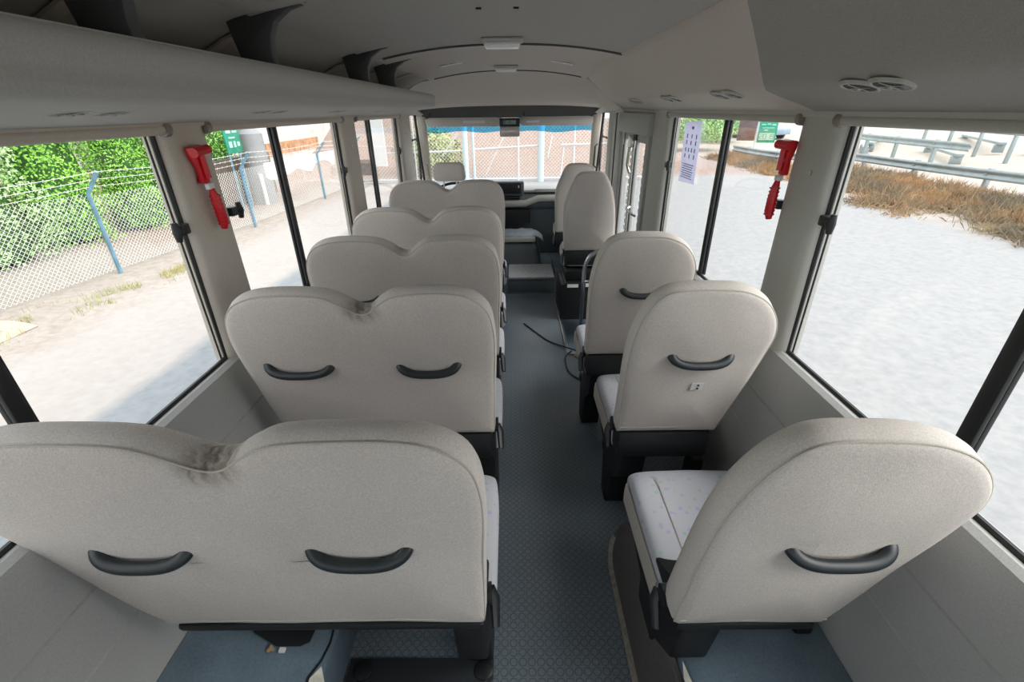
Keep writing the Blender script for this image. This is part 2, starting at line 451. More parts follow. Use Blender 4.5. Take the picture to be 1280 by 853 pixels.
# air outlets: oval bezel with dark grille and a cross vane
def outlet(parent, x, y, z, tilt, s=1):
    rt = Matrix.Rotation(tilt, 3, 'Y')
    def P(a, b, c): v = rt @ Vector((a * s, b * s, c * s)); return (x + v.x, y + v.y, z + v.z)
    mb = MB()
    prof = [(.042, .004), (.038, -.0015), (.034, -.0020), (.031, .001)]
    rows = [[P(r * math.cos(t) * .8, r * math.sin(t) * 1.15, h) for t in [2 * PI * k / 24 for k in range(24)]] for r, h in prof]
    o = mb.grid(rows, True).build('air_outlet', TRIM, parent)
    mb = MB(); rr = [P(.031 * math.cos(t) * .8, .031 * math.sin(t) * 1.15, -.0008) for t in [2 * PI * k / 24 for k in range(24)]]
    mb.add(rr, [tuple(range(24))]).build('grille', GRILLE, o)
    mb = MB().tube([P(-.024, 0, -.002), P(.024, 0, -.002)], .0012, 6); mb.tube([P(0, -.030, -.002), P(0, .030, -.002)], .0012, 6)
    mb.tube([P(-.004, 0, -.002), P(.004, 0, -.002)], .004, 8)
    mb.build('vane', TRIM, o)
for y in (.84, .93, 1.49, 1.60, 2.09, 2.18, 2.80, 3.46): outlet(rack, -.70, y, 1.6235, math.radians(-7), .9)

# right duct
duct = thing('overhead_duct', 'smooth closed grey overhead air duct along the right side', 'air duct')
dp = [(.53, 1.842), (.55, 1.820), (.60, 1.782), (.66, 1.733), (.705, 1.692), (.73, 1.672), (.755, 1.659), (.80, 1.643), (.86, 1.624), (.918, 1.603), (.93, 1.61), (.97, 1.62), (.97, 1.87), (.53, 1.87)]
dp2 = [(.61, 1.835), (.625, 1.82), (.66, 1.79), (.705, 1.75), (.75, 1.71), (.78, 1.69), (.81, 1.672), (.84, 1.655), (.88, 1.635), (.918, 1.614), (.93, 1.61), (.97, 1.62), (.97, 1.87), (.61, 1.87)]
def seam_y(x): return 1.20 + 1.25 * (min(x, .76) - .53)
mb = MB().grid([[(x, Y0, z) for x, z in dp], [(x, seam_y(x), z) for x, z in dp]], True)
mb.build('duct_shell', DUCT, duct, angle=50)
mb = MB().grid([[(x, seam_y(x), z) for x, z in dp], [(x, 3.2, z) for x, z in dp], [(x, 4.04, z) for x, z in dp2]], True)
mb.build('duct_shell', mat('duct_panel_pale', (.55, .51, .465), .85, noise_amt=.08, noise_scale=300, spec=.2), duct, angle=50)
for y in (1.01, 1.10, 1.72, 1.82, 2.33, 2.43, 3.0, 3.1): outlet(duct, .765, y, 1.6525, math.radians(15), 1.1)

# windscreen and its surround
n = wn[0]; wn[0] += 1
ws = struct(MB().grid([[(-.90 + 1.8 * i / 12, 5.24 - .02 * abs(i - 6) / 6, 1.60), ] + [] for i in range(13)] if False else
    [[(-.90 + 1.8 * i / 12, 5.26, 1.60) for i in range(13)], [(-.90 + 1.8 * i / 12, 5.40, .82) for i in range(13)]]).build('window_%d' % n, GLASS, solid=.004))
film = MB().grid([[(-.86 + .78 * i / 8, 5.252, 1.58) for i in range(9)], [(-.86 + .78 * i / 8, 5.267, 1.415 - .010 * math.sin(i * 1.3)) for i in range(9)]]).build('tint_film', BLUEF, ws, solid=.001)
MB().grid([[(.09 + .77 * i / 8, 5.252, 1.58) for i in range(9)], [(.09 + .77 * i / 8, 5.267, 1.41 + .010 * math.sin(i * 1.1)) for i in range(9)]]).build('tint_film', BLUEF, ws, solid=.001)
for sx in (-1, 1):
    n = tn[0]; tn[0] += 1
    mb = MB(); mb.tube([(sx * .905, 5.22, 1.60), (sx * .915, 5.34, .82)], .038, 10, flat=1.3)
    struct(mb.build('trim_%d' % n, PILL))
    n = tn[0]; tn[0] += 1
    mb = MB(); mb.tube([(sx * .935, 5.02, 1.585), (sx * .925, 5.16, 1.0), (sx * .925, 5.18, .87)], .013, 8)
    struct(mb.build('trim_%d' % n, RUB))
n = tn[0]; tn[0] += 1
struct(MB().box((-.93, 5.40, -.2), (.93, 5.46, .84)).build('wall_front', LOWP, smooth=False))

# raised cab floor with step
mb = MB()
mb.box((-.92, 4.195, -.07), (.44, 5.40, .155)); mb.box((.44, 4.195, -.30), (.92, 5.40, .155))
struct(mb.build('floor_front', VINYL, smooth=False, bevel=.006))
n = tn[0]; tn[0] += 1
mb = MB(); mb.box((-.03, 4.19, .02), (.43, 4.2, .14)); mb.box((-.03, 4.185, .145), (.435, 4.40, .165))
struct(mb.build('trim_%d' % n, DASH, bevel=.004))
n = tn[0]; tn[0] += 1
mb = MB(); mb.box((-.02, 4.205, .165), (.42, 4.62, .172)); struct(mb.build('trim_%d' % n, mat('worn_step_tread', (.48, .49, .50), .4, noise_amt=.3, noise_scale=90)))

mb = MB(); mb.box((-1.0, Y0 - .06, -.1), (1.0, Y0, .95)); mb.box((-1.0, Y0 - .06, 1.58), (1.0, Y0, 1.96)); mb.box((-1.0, Y0 - .06, .95), (-.80, Y0, 1.58)); mb.box((.80, Y0 - .06, .95), (1.0, Y0, 1.58))
struct(mb.build('wall_back', LOWP))
struct(MB().box((-.81, Y0 - .04, .94), (.81, Y0 - .035, 1.59)).build('window_%d' % (wn[0] + 1), GLASS, smooth=False))
n = tn[0]; tn[0] += 1
mb = MB(); mb.box((-1.0, Y0, 1.93), (1.0, 5.50, 1.96)); mb.box((-1.0, Y0, 1.60), (-.985, 5.50, 1.94)); mb.box((.985, Y0, 1.60), (1.0, 5.50, 1.94)); mb.box((-1.0, 5.42, 1.58), (1.0, 5.50, 1.95))
struct(mb.build('roof', DUCT, bevel=.004))

# ------------------------------------------------------------ folding door on the right
door = thing('door_1', None, None); door['kind'] = 'structure'
MB().box((.885, 3.16, 1.455), (.95, 4.07, 1.59)).build('door_header', LOWP, door, bevel=.01)
mb = MB().box((.905, 3.19, -.2), (.955, 3.26, 1.46)); mb.build('door_frame', LOWP, door, bevel=.008)
mb = MB().box((.905, 4.02, -.2), (.955, 4.09, 1.46)); mb.build('door_frame', LOWP, door, bevel=.008)
for (y0, y1) in ((3.28, 3.62), (3.66, 4.01)):
    leaf = MB()
    leaf.box((.93, y0, -.22), (.955, y0 + .045, 1.45)); leaf.box((.93, y1 - .045, -.22), (.955, y1, 1.45))
    leaf.box((.93, y0, 1.40), (.955, y1, 1.45)); leaf.box((.93, y0, -.22), (.955, y1, .12)); 
    lf = leaf.build('door_leaf', LOWP, door, bevel=.004)
    MB().box((.942, y0 + .04, .10), (.946, y1 - .04, 1.42)).build('door_glass', GLASS, lf, smooth=False)
    MB().tube([(.922, y1 - .05, .15), (.922, y1 - .05, 1.36)], .006, 6).build('seal', RUB, lf)
    s = MB()
    for k in range(24): s.box((.918, y0 + .012, .15 + k * .05), (.932, y0 + .032, .18 + k * .05))
    s.build('striped_edge', WHITE, lf, smooth=False)
MB().tube([(.915, 3.34, .92), (.89, 3.36, .93), (.89, 3.52, .94), (.915, 3.54, .95)], .009, 8).build('door_handle', CHROME, door)
mb = MB(); mb.box((.89, 3.62, 1.36), (.925, 3.70, 1.44)); mb.tube([(.90, 3.66, 1.36), (.90, 3.70, 1.24), (.91, 3.64, 1.18)], .012, 8)
mb.build('hinge_arm', STEEL, door, bevel=.003)

# ------------------------------------------------------------ seats
def seat_outline_double():
    # closed outline (x, s): s from bottom hem up the back, x across ; aisle edge on +x
    return [(-.795, 0), (-.815, .12), (-.828, .28), (-.835, .42), (-.830, .51), (-.812, .58), (-.770, .632), (-.70, .660), (-.60, .665), (-.515, .656),
            (-.468, .628), (-.427, .596), (-.393, .596), (-.355, .630), (-.310, .657), (-.23, .665), (-.14, .663), (-.083, .640), (-.046, .592),
            (-.032, .52), (-.030, .42), (-.036, .28), (-.042, .12), (-.047, 0)]
def seat_outline_single():
    return [(.400, 0), (.397, .12), (.390, .28), (.388, .42), (.398, .52), (.420, .60), (.455, .648), (.51, .667), (.60, .669), (.672, .660),
            (.735, .622), (.778, .56), (.798, .49), (.796, .42), (.782, .28), (.762, .12), (.745, 0)]
def seat_outline_tall():
    return [(.430, 0), (.422, .12), (.414, .28), (.412, .38), (.428, .45), (.455, .53), (.482, .60), (.515, .635), (.56, .643), (.64, .643),
            (.688, .630), (.722, .58), (.758, .50), (.785, .41), (.803, .28), (.818, .12), (.825, 0)]
def cushion_solid(outline, spine, L_, depth, hem=.0, puff=.022):
    """returns grid rows (closed) in local (x, s, d) -- d=0 rear face, d=depth front face"""
    pts = outline
    bot = [(pts[-1][0] + (pts[0][0] - pts[-1][0]) * k / 10, 0) for k in range(1, 10)]
    top = catmull([Vector((a, b, 0)) for a, b in pts], 4, closed=False)
    loop = [(v.x, v.y) for v in top] + bot
    def near(x, s):
        best = None
        for (x0, x1, s0, s1) in spine:
            px = min(max(x, x0), x1); ps = min(max(s, s0), s1)
            d = (px - x) ** 2 + (ps - s) ** 2
            if best is None or d < best[0]: best = (d, px, ps)
        return best[1], best[2]
    rows = []
    # (inset in metres, depth) rings for the rounded edge, rear face first
    e = .026
    rings = []
    for f_, dd in ((1.0, -.2), (.8, -.2), (.55, -.2), (.3, -.15)): rings.append((f_, None, dd))
    def ring(ins, d, bulge=0):
        r = []
        for x, s in loop:
            px, ps = near(x, s)
            vx, vs = px - x, ps - s
            l = math.hypot(vx, vs) + 1e-6
            k = min(ins / l, 1)
            r.append((x + vx * k, s + vs * k, d))
        return r
    def ringf(frac, d, pf):
        r = []
        for x, s in loop:
            px, ps = near(x, s)
            l = math.hypot(px - x, ps - s) + 1e-6
            k0 = .030 / l
            k = min(1, k0 + (1 - k0) * frac)
            r.append((x + (px - x) * k, s + (ps - s) * k, d + pf * (1 - (1 - frac) ** 2)))
        return r
    rows.append(ringf(1.0, 0, -puff * .7)); rows.append(ringf(.7, 0, -puff * .7)); rows.append(ringf(.4, 0, -puff * .7)); rows.append(ringf(.15, 0, -puff * .7))
    rows.append(ring(.030, 0)); rows.append(ring(.014, .0035)); rows.append(ring(.0055, .009)); rows.append(ring(.0030, .013))
    rows.append(ring(.0042, .0150))
    rows.append(ring(.0, .022)); rows.append(ring(-.003, depth * .5)); rows.append(ring(.0, depth - .03)); rows.append(ring(.010, depth - .010))
    rows.append(ring(.030, depth)); rows.append(ringf(.3, depth, puff)); rows.append(ringf(.7, depth, puff)); rows.append(ringf(1.0, depth, puff))
    return rows

def hash01(i): return (math.sin(i * 12.9898) * 43758.5453) % 1

def make_seat(name, outline, spine, yt, k, zt, handles, label, cat, double, seedn, group=None, length=.661, wrinkle=True, knob=True, fab=FAB, legs=True, floorz=0, cush=True, drop=.04):
    ang = math.atan(k)
    ca, sa = math.cos(ang), math.sin(ang)
    # rear-plane: y = yt + k (zt - z) ; s along back
    ztop = zt; sL = length
    kz = (sL - drop) / sL
    def T(x, s, d):   # s from bottom ; d forward
        z = ztop - drop - (sL - s) * kz * ca; y = yt + (drop + (sL - s) * kz) * sa
        if d > 0: d = d * (1 - .28 * max(0, min(1, s / sL)) ** 3)
        return (x, y + d * ca, z + d * sa)
    x0 = min(p[0] for p in outline); x1 = max(p[0] for p in outline); xb0, xb1 = outline[0][0], outline[-1][0]
    xb0, xb1 = min(xb0, xb1), max(xb0, xb1)
    yb, zb = T(0, 0, 0)[1:]
    org = Vector(((x0 + x1) / 2, yb + .25, floorz))
    t = thing(name, label, cat, org, group)
    def B(mb, nm, m, par, **kw):
        mb.v = [tuple(Vector(v) - org) for v in mb.v]
        return mb.build(nm, m, par, **kw)
    rows = cushion_solid(outline, spine, sL, .105)
    # cloth relief: dimples round the handles, slight unevenness
    R2 = []
    for ri, r in enumerate(rows):
        nr = []
        for x, s, d in r:
            if d < .06 and ri < 8:
                dd = .004 * noise.noise(Vector((x * 5, s * 5, seedn * 3.1)))
                for hx0, hx1, hs in handles:
                    for hx in (hx0, hx1):
                        q = ((x - hx) ** 2 + (s - hs) ** 2) / .05 ** 2
                        dd += .005 * math.exp(-q)
                d = d + dd
            nr.append(T(x, s, d))
        R2.append(nr)
    mb = MB().grid(R2, True)
    back = B(mb, 'backrest', fab, t, angle=80, weld=True)
    # subdivide for a finer rear surface
    # piping seam around the rear panel
    loop = rows[7]
    nl = len(loop)
    mb = MB().tube([T(x, s, d - .001) for x, s, d in loop], .0022, 6, closed=True)
    B(mb, 'piping', FABS, back)
    # stitched hem line along the bottom
    hs_ = .036
    mb = MB().tube([T(xb0 + .006 + (xb1 - xb0 - .012) * i / 16, hs_ + .0015 * math.sin(i * 1.7 + seedn), -.0005) for i in range(17)], .0016, 6)
    B(mb, 'hem_seam', FABS, back)
    # grimy creases where the cloth is pulled into the valley between the shoulders
    if double and wrinkle:
        m = fab.copy(); m.name = 'cloth_with_creased_dip'
        nt = m.node_tree; L = nt.links; bs = nt.nodes['Principled BSDF']
        vp = Vector(T(-.41 if seedn else -.482, .600, .02)) - org
        tc = nt.nodes.new('ShaderNodeTexCoord'); sb = nt.nodes.new('ShaderNodeVectorMath'); sb.operation = 'SUBTRACT'; sb.inputs[1].default_value = vp
        sc = nt.nodes.new('ShaderNodeVectorMath'); sc.operation = 'MULTIPLY'; sc.inputs[1].default_value = (1, .8, 1.5)
        ln_ = nt.nodes.new('ShaderNodeVectorMath'); ln_.operation = 'LENGTH'
        L.new(tc.outputs['Object'], sb.inputs[0]); L.new(sb.outputs[0], sc.inputs[0]); L.new(sc.outputs[0], ln_.inputs[0])
        mr = nt.nodes.new('ShaderNodeMapRange'); mr.inputs[1].default_value = .015; mr.inputs[2].default_value = .075; mr.inputs[3].default_value = 1; mr.inputs[4].default_value = 0; mr.interpolation_type = 'SMOOTHSTEP'
        L.new(ln_.outputs['Value'], mr.inputs[0])
        wv = nt.nodes.new('ShaderNodeTexWave'); wv.bands_direction = 'X'; wv.inputs['Scale'].default_value = 11; wv.inputs['Distortion'].default_value = 7; wv.inputs['Detail Scale'].default_value = 3; wv.inputs['Detail'].default_value = 2
        mp = nt.nodes.new('ShaderNodeMapping'); mp.inputs[2].default_value = (0, math.radians(25), 0); L.new(sb.outputs[0], mp.inputs[0]); L.new(mp.outputs[0], wv.inputs['Vector'])
        w2 = nt.nodes.new('ShaderNodeMapRange'); w2.inputs[3].default_value = .55; w2.inputs[4].default_value = 1; L.new(wv.outputs['Fac'], w2.inputs[0])
        ml = nt.nodes.new('ShaderNodeMath'); ml.operation = 'MULTIPLY'; L.new(mr.outputs[0], ml.inputs[0]); L.new(w2.outputs[0], ml.inputs[1])
        m2 = nt.nodes.new('ShaderNodeMath'); m2.operation = 'MULTIPLY'; m2.inputs[1].default_value = .72; L.new(ml.outputs[0], m2.inputs[0])
        mx = nt.nodes.new('ShaderNodeMix'); mx.data_type = 'RGBA'; mx.inputs[7].default_value = (.15, .125, .08, 1)
        L.new(m2.outputs[0], mx.inputs[0]); L.new(bs.inputs['Base Color'].links[0].from_socket, mx.inputs[6]); L.new(mx.outputs[2], bs.inputs['Base Color'])
        bp = nt.nodes.new('ShaderNodeBump'); bp.inputs['Strength'].default_value = .45; bp.inputs['Distance'].default_value = .010
        old = bs.inputs['Normal'].links[0].from_socket
        m3 = nt.nodes.new('ShaderNodeMath'); m3.operation = 'MULTIPLY'; L.new(mr.outputs[0], m3.inputs[0]); L.new(wv.outputs['Fac'], m3.inputs[1])
        L.new(m3.outputs[0], bp.inputs['Height']); L.new(old, bp.inputs['Normal']); L.new(bp.outputs[0], bs.inputs['Normal'])
        back.data.materials[0] = m
    # grab handles
    for hx0, hx1, hs in handles:
        W_ = hx1 - hx0
        pts = []; rad = []
        N = 28
        for i in range(N + 1):
            an = PI * (1 - i / N); c_ = math.cos(an); s_ = max(0, math.sin(an))
            x = (hx0 + hx1) / 2 + W_ / 2 * math.copysign(abs(c_) ** .75, c_)
            s = hs + .020 - .029 * s_ ** .9
            d = .012 - .042 * s_ ** .6
            pts.append(T(x, s, d)); rad.append(.0155 - .0025 * s_)
        mb = MB().tube(pts, rad, 12, flat=.8)
        h = B(mb, 'grab_handle', HANDLE, t, angle=60)
    # cushion
    if cush:
        y0c, y1c = yb + .17, yb + .60
        cx0, cx1 = (x0 + .01, .0 - .028) if double else (xb0 + .03, x1 - .01)
        zc = floorz + .455
        def cus(tx, fy, zz): return (cx0 + (cx1 - cx0) * tx, fy, zz)
        rows = []
        NS = 22
        for iy in range(13):
            v = iy / 12; y = y0c + (y1c - y0c) * v
            fr = 0 if v < .75 else ((v - .75) / .25) ** 2.2 * .045
            hh = .115
            sec = []
            for kx in range(NS * 2):
                a = 2 * PI * kx / (NS * 2)
                cxx = math.copysign(abs(math.cos(a)) ** .22, math.cos(a)); szz = math.copysign(abs(math.sin(a)) ** .45, math.sin(a))
                edge = 1 - .03 * (v ** 6)
                crown = .010 * (1 - cxx ** 2) if szz > 0 else 0
                if double and szz > 0: crown -= .010 * math.exp(-((cxx + .0) / .06) ** 2)
                sec.append(((cx0 + cx1) / 2 + (cx1 - cx0) / 2 * cxx * edge, y, zc - hh / 2 + hh / 2 * szz * (1 - fr * 3) - fr * .4 + crown + (v) * .012))
            rows.append(sec)
        mb = MB().grid(rows, True); mb.add(rows[0], [tuple(range(len(rows[0])))])
        f_ = rows[-1]; c0 = Vector((sum(p[0] for p in f_) / len(f_), y1c + .012, sum(p[2] for p in f_) / len(f_)))
        mb.grid([f_, [tuple(c0 + (Vector(p) - c0) * .93 + Vector((0, .004, 0))) for p in f_], [tuple(c0 + (Vector(p) - c0) * .5) for p in f_], [tuple(c0) for p in f_]], True)
        cu = B(mb, 'seat', CUSH, t, angle=70)
        # plain side valance on the aisle edge
        xe = cx1 if double else cx0; sgn = 1 if double else -1
        off = (.0, .0) if double else (.010, .013)
        mb = MB(); mb.grid([[(xe - sgn * .004, y0c + .02 + (y1c - y0c - .05) * i / 10, zz) for i in range(11)] for zz in (zc - .035, zc - .06, zc - .115)])
        mb.v = [(x + sgn * (off[0] if i < 11 else off[1]), y, z) for i, (x, y, z) in enumerate(mb.v)]
        if not double: B(mb, 'seat_border', FABS, cu, solid=.004)
        # seam line on the cushion
        xs_ = cx0 + .085 if not double else cx1 - .085
        mb = MB().tube([(xs_, y0c + .04 + (y1c - y0c - .1) * i / 8, zc + .0075 + i * .0015) for i in range(9)], .0018, 6)
        B(mb, 'seam', FABS, cu)
        # pan and frame below
        mb = MB().box((cx0 + .02, y0c + .06, zc - .165), (cx1 - .02, y1c - .03, zc - .105))
        pan = B(mb, 'seat_frame', BLMET, t, bevel=.012)
        mb = MB().box((xb0 + .01, yb + .004, zb - (.028 if yt < 1 else .12)), (xb1 - .012, yb + .10, zb - .002))
        B(mb, 'back_support', BLMET, t, bevel=.01)
    if legs:
        xl = (xb1 - .085, xb1 - .004) if double else (xb0 + .035, xb0 + .135)
        prof = [(yb + .02, .50), (yb + .16, .50), (yb + .46, .32), (yb + .46, .28), (yb + .34, .24), (yb + .30, .0), (yb + .205, .0), (yb + .16, .20), (yb + .05, .30)]
        mb = MB().extr([(a, floorz + b) for a, b in prof], 'x', xl[0], xl[1])
        B(mb, 'leg', BLMET, t, bevel=.010)
        # wall side bracket
        xw = (x0 - .02, x0 + .03) if double else (x1 - .06, x1 - .01)
        mb = MB().box((xw[0], yb + .12, floorz + .0), (xw[1], yb + .20, floorz + .32)); B(mb, 'leg', BLMET, t, bevel=.008)
        mb = MB().box((x0 + .04, yb + .30, floorz + .225), (x1 - .04, yb + .34, floorz + .26)); B(mb, 'crossbar', BLMET, t, bevel=.004)
        for q in (.28, .62):
            xx = x0 + (x1 - x0) * q
            mb = MB().tube([(xx, yb + .05, zb - .035), (xx, yb + .03, zb - .037)], .012, 10); B(mb, 'bolt', BLACK, t)
        # small hem tab
    if knob:
        s_ = 1 if double else -1
        xk = xb1 + .004 if double else xb0 + .008
        mb = MB().tube([(xk, yb + .13, zb - .055), (xk + s_ * .012, yb + .12, zb - .08), (xk + s_ * .016, yb + .07, zb - .125)], [.016, .016, .012], 10, flat=.6)
        lv = B(mb, 'recline_lever', BLACK, t)
        mb = MB().tube([(xk - s_ * .02, yb + .10, zb - .03), (xk + s_ * .006, yb + .10, zb - .03)], .028, 14); B(mb, 'hinge_cover', BLACK, t)
    return t, T

DSP = [(-.62, -.25, .33, .33)]
SSP = [(.595, .595, .22, .44)]
TSP = [(.615, .615, .20, .42)]
dh = [(-.745, -.545, .375), (-.330, -.150, .375)]
dnames = ['nearest beige cloth double seat with two black grab handles, creased dip between its shoulders',
          'beige cloth double seat second from the camera, beside the left pillar with red hammer',
          'beige cloth double seat third from the camera in the left row',
          'beige cloth double seat fourth from the camera in the left row',
          'farthest beige cloth double seat, behind the driver headrest']
drows = [(.555, .15), (1.17, .254), (1.76, .254), (2.36, .254), (3.20, .20)]
for i, (yt, k) in enumerate(drows):
    hh = dh if i else [(-.778, -.600, .352), (-.363, -.180, .352)]
    zt_ = (1.19 if i == 0 else 1.20) if i < 4 else 1.225
    ol = seat_outline_double()
    if i == 0: ol = [(-.03 + (x + .03) * (1.0 + .19 * min(1, s / .5)), s) for x, s in ol]
    make_seat('double_seat', ol, DSP, yt, k, zt_, hh, dnames[i], 'seat', True, i, 'double seats in the left row', wrinkle=(i in (0, 1)))
snames = ['nearest beige cloth single seat on the right with patterned cushion and black grab handle',
          'beige cloth single seat second from the camera on the right, beside the right pillar',
          'beige cloth single seat third from the camera on the right, behind the chrome handrail']
for i, (yt, k) in enumerate([(.555, .15), (1.17, .254), (1.76, .254)]):
    hh = [(.515, .695, .40)] if i else [(.555, .745, .352)]
    ol = [(x + (.045 * min(1, s / .6) ** 1.5 * min(1, (.6 - x) / .14) if i == 0 else 0) if x < .6 else .6 + (x - .6) * ((1.05 + .33 * min(1, s / .45)) if i == 0 else 1.10), s) for x, s in seat_outline_single()]
    if i == 2: ol = [(x - .028, s) for x, s in ol]; hh = [(.49, .655, .40)]
    sp = SSP if i < 2 else [(.567, .567, .22, .44)]
    t, T = make_seat('single_seat', ol, sp, yt, k, 1.178 if i == 0 else 1.20, hh, snames[i], 'seat', False, 10 + i, 'single seats on the right')
    if i == 1:
        o_ = t.location
        mb = MB().grid([[tuple(Vector(T(.600 + .04 * a_, .300 - .035 * b_, -.0175)) - o_) for a_ in (0, 1)] for b_ in (0, 1)])
        pl_ = mb.build('mounting_patch', mat('pale_patch', (.6, .58, .56), .9), t, solid=.002)
        mb = MB()
        for dz in (.290, .275): mb.tube([Vector(T(.622, dz, -.018)) - o_, Vector(T(.622, dz, -.022)) - o_], .0035, 8)
        mb.build('screw_holes', BLACK, pl_)

# guide seat and front passenger seat beyond the door step
tt, _ = make_seat('guide_seat', seat_outline_tall(), TSP, 3.40, .20, 1.25, [], 'tall beige seat back with tapered top standing by the door', 'seat', False, 21, knob=True, legs=False, floorz=.10, length=.645)
for o_ in list(tt.children):
    pass
t = thing('seat_base_box', 'black metal equipment box under the tall beige seat by the door', 'box', (.62, 3.62, 0))
MB().box((-.20, -.05, 0), (.22, .36, .32)).build('box_body', BLMET, t, bevel=.012)
MB().box((-.17, -.065, .30), (.19, .30, .34)).build('box_lid', BLACK, t, bevel=.008)
mb = MB(); mb.box((-.15, -.068, .302), (-.06, -.066, .33)); mb.box((.0, -.068, .306), (.11, -.066, .336)); mb.build('paper_tag', WHITE, t, smooth=False)
MB().box((-.16, -.0, .34), (.18, .28, .42)).build('pedestal', BLMET, t, bevel=.01)
ol = [(x - .012, s) for x, s in seat_outline_tall()]
make_seat('passenger_seat', ol, [(.603, .603, .20, .42)], 4.02, .20, 1.245, [], 'front passenger seat mostly hidden beyond the tall seat by the door', 'seat', False, 23, knob=True, legs=False, floorz=.155, length=.645)

# driver's seat: headrest visible above the farthest double seat
t = thing('driver_seat', 'beige driver seat whose square headrest shows above the farthest double seat', 'seat', (-.56, 4.55, .155))
rows = []
for d, sc in ((-.055, .0), (-.055, .80), (-.045, .95), (-.02, 1.0), (.02, 1.0), (.04, .95), (.05, .8), (.05, 0)):
    r = []
    for kx in range(28):
        a = 2 * PI * kx / 28
        cxx = math.copysign(abs(math.cos(a)) ** .35, math.cos(a)); szz = math.copysign(abs(math.sin(a)) ** .4, math.sin(a))
        r.append((cxx * .145 * sc * (1 - .06 * szz), d - .05, .955 + szz * .082 * sc))
    rows.append(r)
MB().grid(rows, True).build('headrest', FAB, t, angle=70)
mb = MB(); 
for x in (-.06, .06): mb.tube([(x, -.05, .72), (x, -.05, .90)], .007, 8)
mb.build('headrest_post', STEEL, t)
rows = []
for d, sc in ((-.07, 0), (-.07, .85), (-.05, .97), (0, 1), (.05, .95), (.06, .8), (.06, 0)):
    rows.append([(math.copysign(abs(math.cos(a)) ** .4, math.cos(a)) * .24 * sc, d - .03 - .16 * (.45 + math.sin(a) * .3) + .1, .47 + math.copysign(abs(math.sin(a)) ** .4, math.sin(a)) * .29 * sc) for a in [2 * PI * q / 28 for q in range(28)]])
MB().grid(rows, True).build('backrest', FAB, t, angle=70)
MB().box((-.25, 0, .14), (.25, .36, .25)).build('seat', FAB, t, bevel=.03)
MB().box((-.18, .04, 0), (.18, .38, .14)).build('seat_base', BLMET, t, bevel=.01)

# ------------------------------------------------------------ wheel arch boxes, mats, floor things
n = tn[0]; tn[0] += 1
mb = MB(); mb.extr([(-.90, 0), (-.90, .325), (-.54, .217), (-.52, .20), (-.53, 0)], 'y', -.6, 1.02)
arch = struct(mb.build('trim_%d' % n, VINYL, bevel=.006)); arch['label'] = 'blue grey vinyl wheel arch cover with a split edge'
def az(x): return .325 - (x + .90) * .300 + .0035
fo = [(-.510, .50), (-.516, .62), (-.512, .70), (-.530, .735), (-.548, .70), (-.546, .62), (-.556, .50)]
mb = MB().add([(x, y, az(x) if x < -.535 else az(-.535) - (x + .535) * .9) for x, y in fo], [tuple(range(7))])
mb.build('torn_foam', FOAM, arch, solid=.004)
mb = MB().tube([(-.560, .50, az(-.56)), (-.549, .62, az(-.549)), (-.552, .70, az(-.552)), (-.534, .745, az(-.534)), (-.528, .80, .212), (-.535, .90, .22)], .0028, 6).build('split', BLMET, arch)
fl_ = [(-.86, .90), (-.80, .84), (-.73, .79), (-.66, .765), (-.60, .775), (-.58, .79), (-.575, .85), (-.555, .88), (-.555, .95)]
mb = MB().add([(x, y, az(x) + .004) for x, y in fl_], [tuple(range(9))])
mb.build('torn_black_lining', BLMET, arch, solid=.003)
n = tn[0]; tn[0] += 1
mb = MB(); mb.extr([(.90, 0), (.90, .285), (.485, .285), (.470, .275), (.435, 0)], 'y', -.6, 1.16)
arch2 = struct(mb.build('trim_%d' % n, VINYL, bevel=.006)); arch2['label'] = 'blue grey vinyl wheel arch cover on the right'
mb = MB().add([(.466, .50, .286), (.468, .58, .287), (.462, .66, .288), (.472, .70, .289), (.484, .62, .289), (.492, .50, .289)], [tuple(range(6))])
mb.build('torn_foam', FOAM, arch2, solid=.004)
# framed side cover (kick panel) beside the nearest single seat
t = thing('side_cover', 'narrow brown grey side cover with worn beige rounded border beside nearest single seat', 'side cover', (0, 0, 0))
def sp(y, u, off=0): return (.412 + .058 * u - off, y, .012 + .262 * u)
P_ = [sp(-.4, 0), sp(1.15, 0), sp(1.22, .06), sp(1.255, .25), sp(1.255, .6), sp(1.22, .82), sp(1.15, .92), sp(-.4, .95)]
MB().add(P_, [tuple(range(8))]).build('cover_panel', BROWNV, t, solid=.01)
low = [sp(-.4, 0, .008), sp(.6, 0, .008), sp(1.13, 0, .008)] + [tuple(v) for v in bez(sp(1.15, 0, .008), sp(1.26, 0, .008), sp(1.26, .35, .008), 8)]
MB().tube(low, .017, 8, flat=.6).build('border_strip', BORD, t)
up = [tuple(v) for v in bez(sp(1.26, .36, .008), sp(1.255, .92, .008), sp(1.11, .93, .008), 8)] + [sp(.6, .94, .008), sp(-.4, .95, .008)]
MB().tube(up, .009, 8).build('upper_strip', BROWNV, t)
mb = MB()
for y in (.50, .72, .93, 1.11): 
    a = Vector(sp(y, 0, .008)); mb.tube([a + Vector((-.006, 0, .004)), a + Vector((-.010, 0, .006))], .004, 8)
mb.build('rivet', BLMET, t)
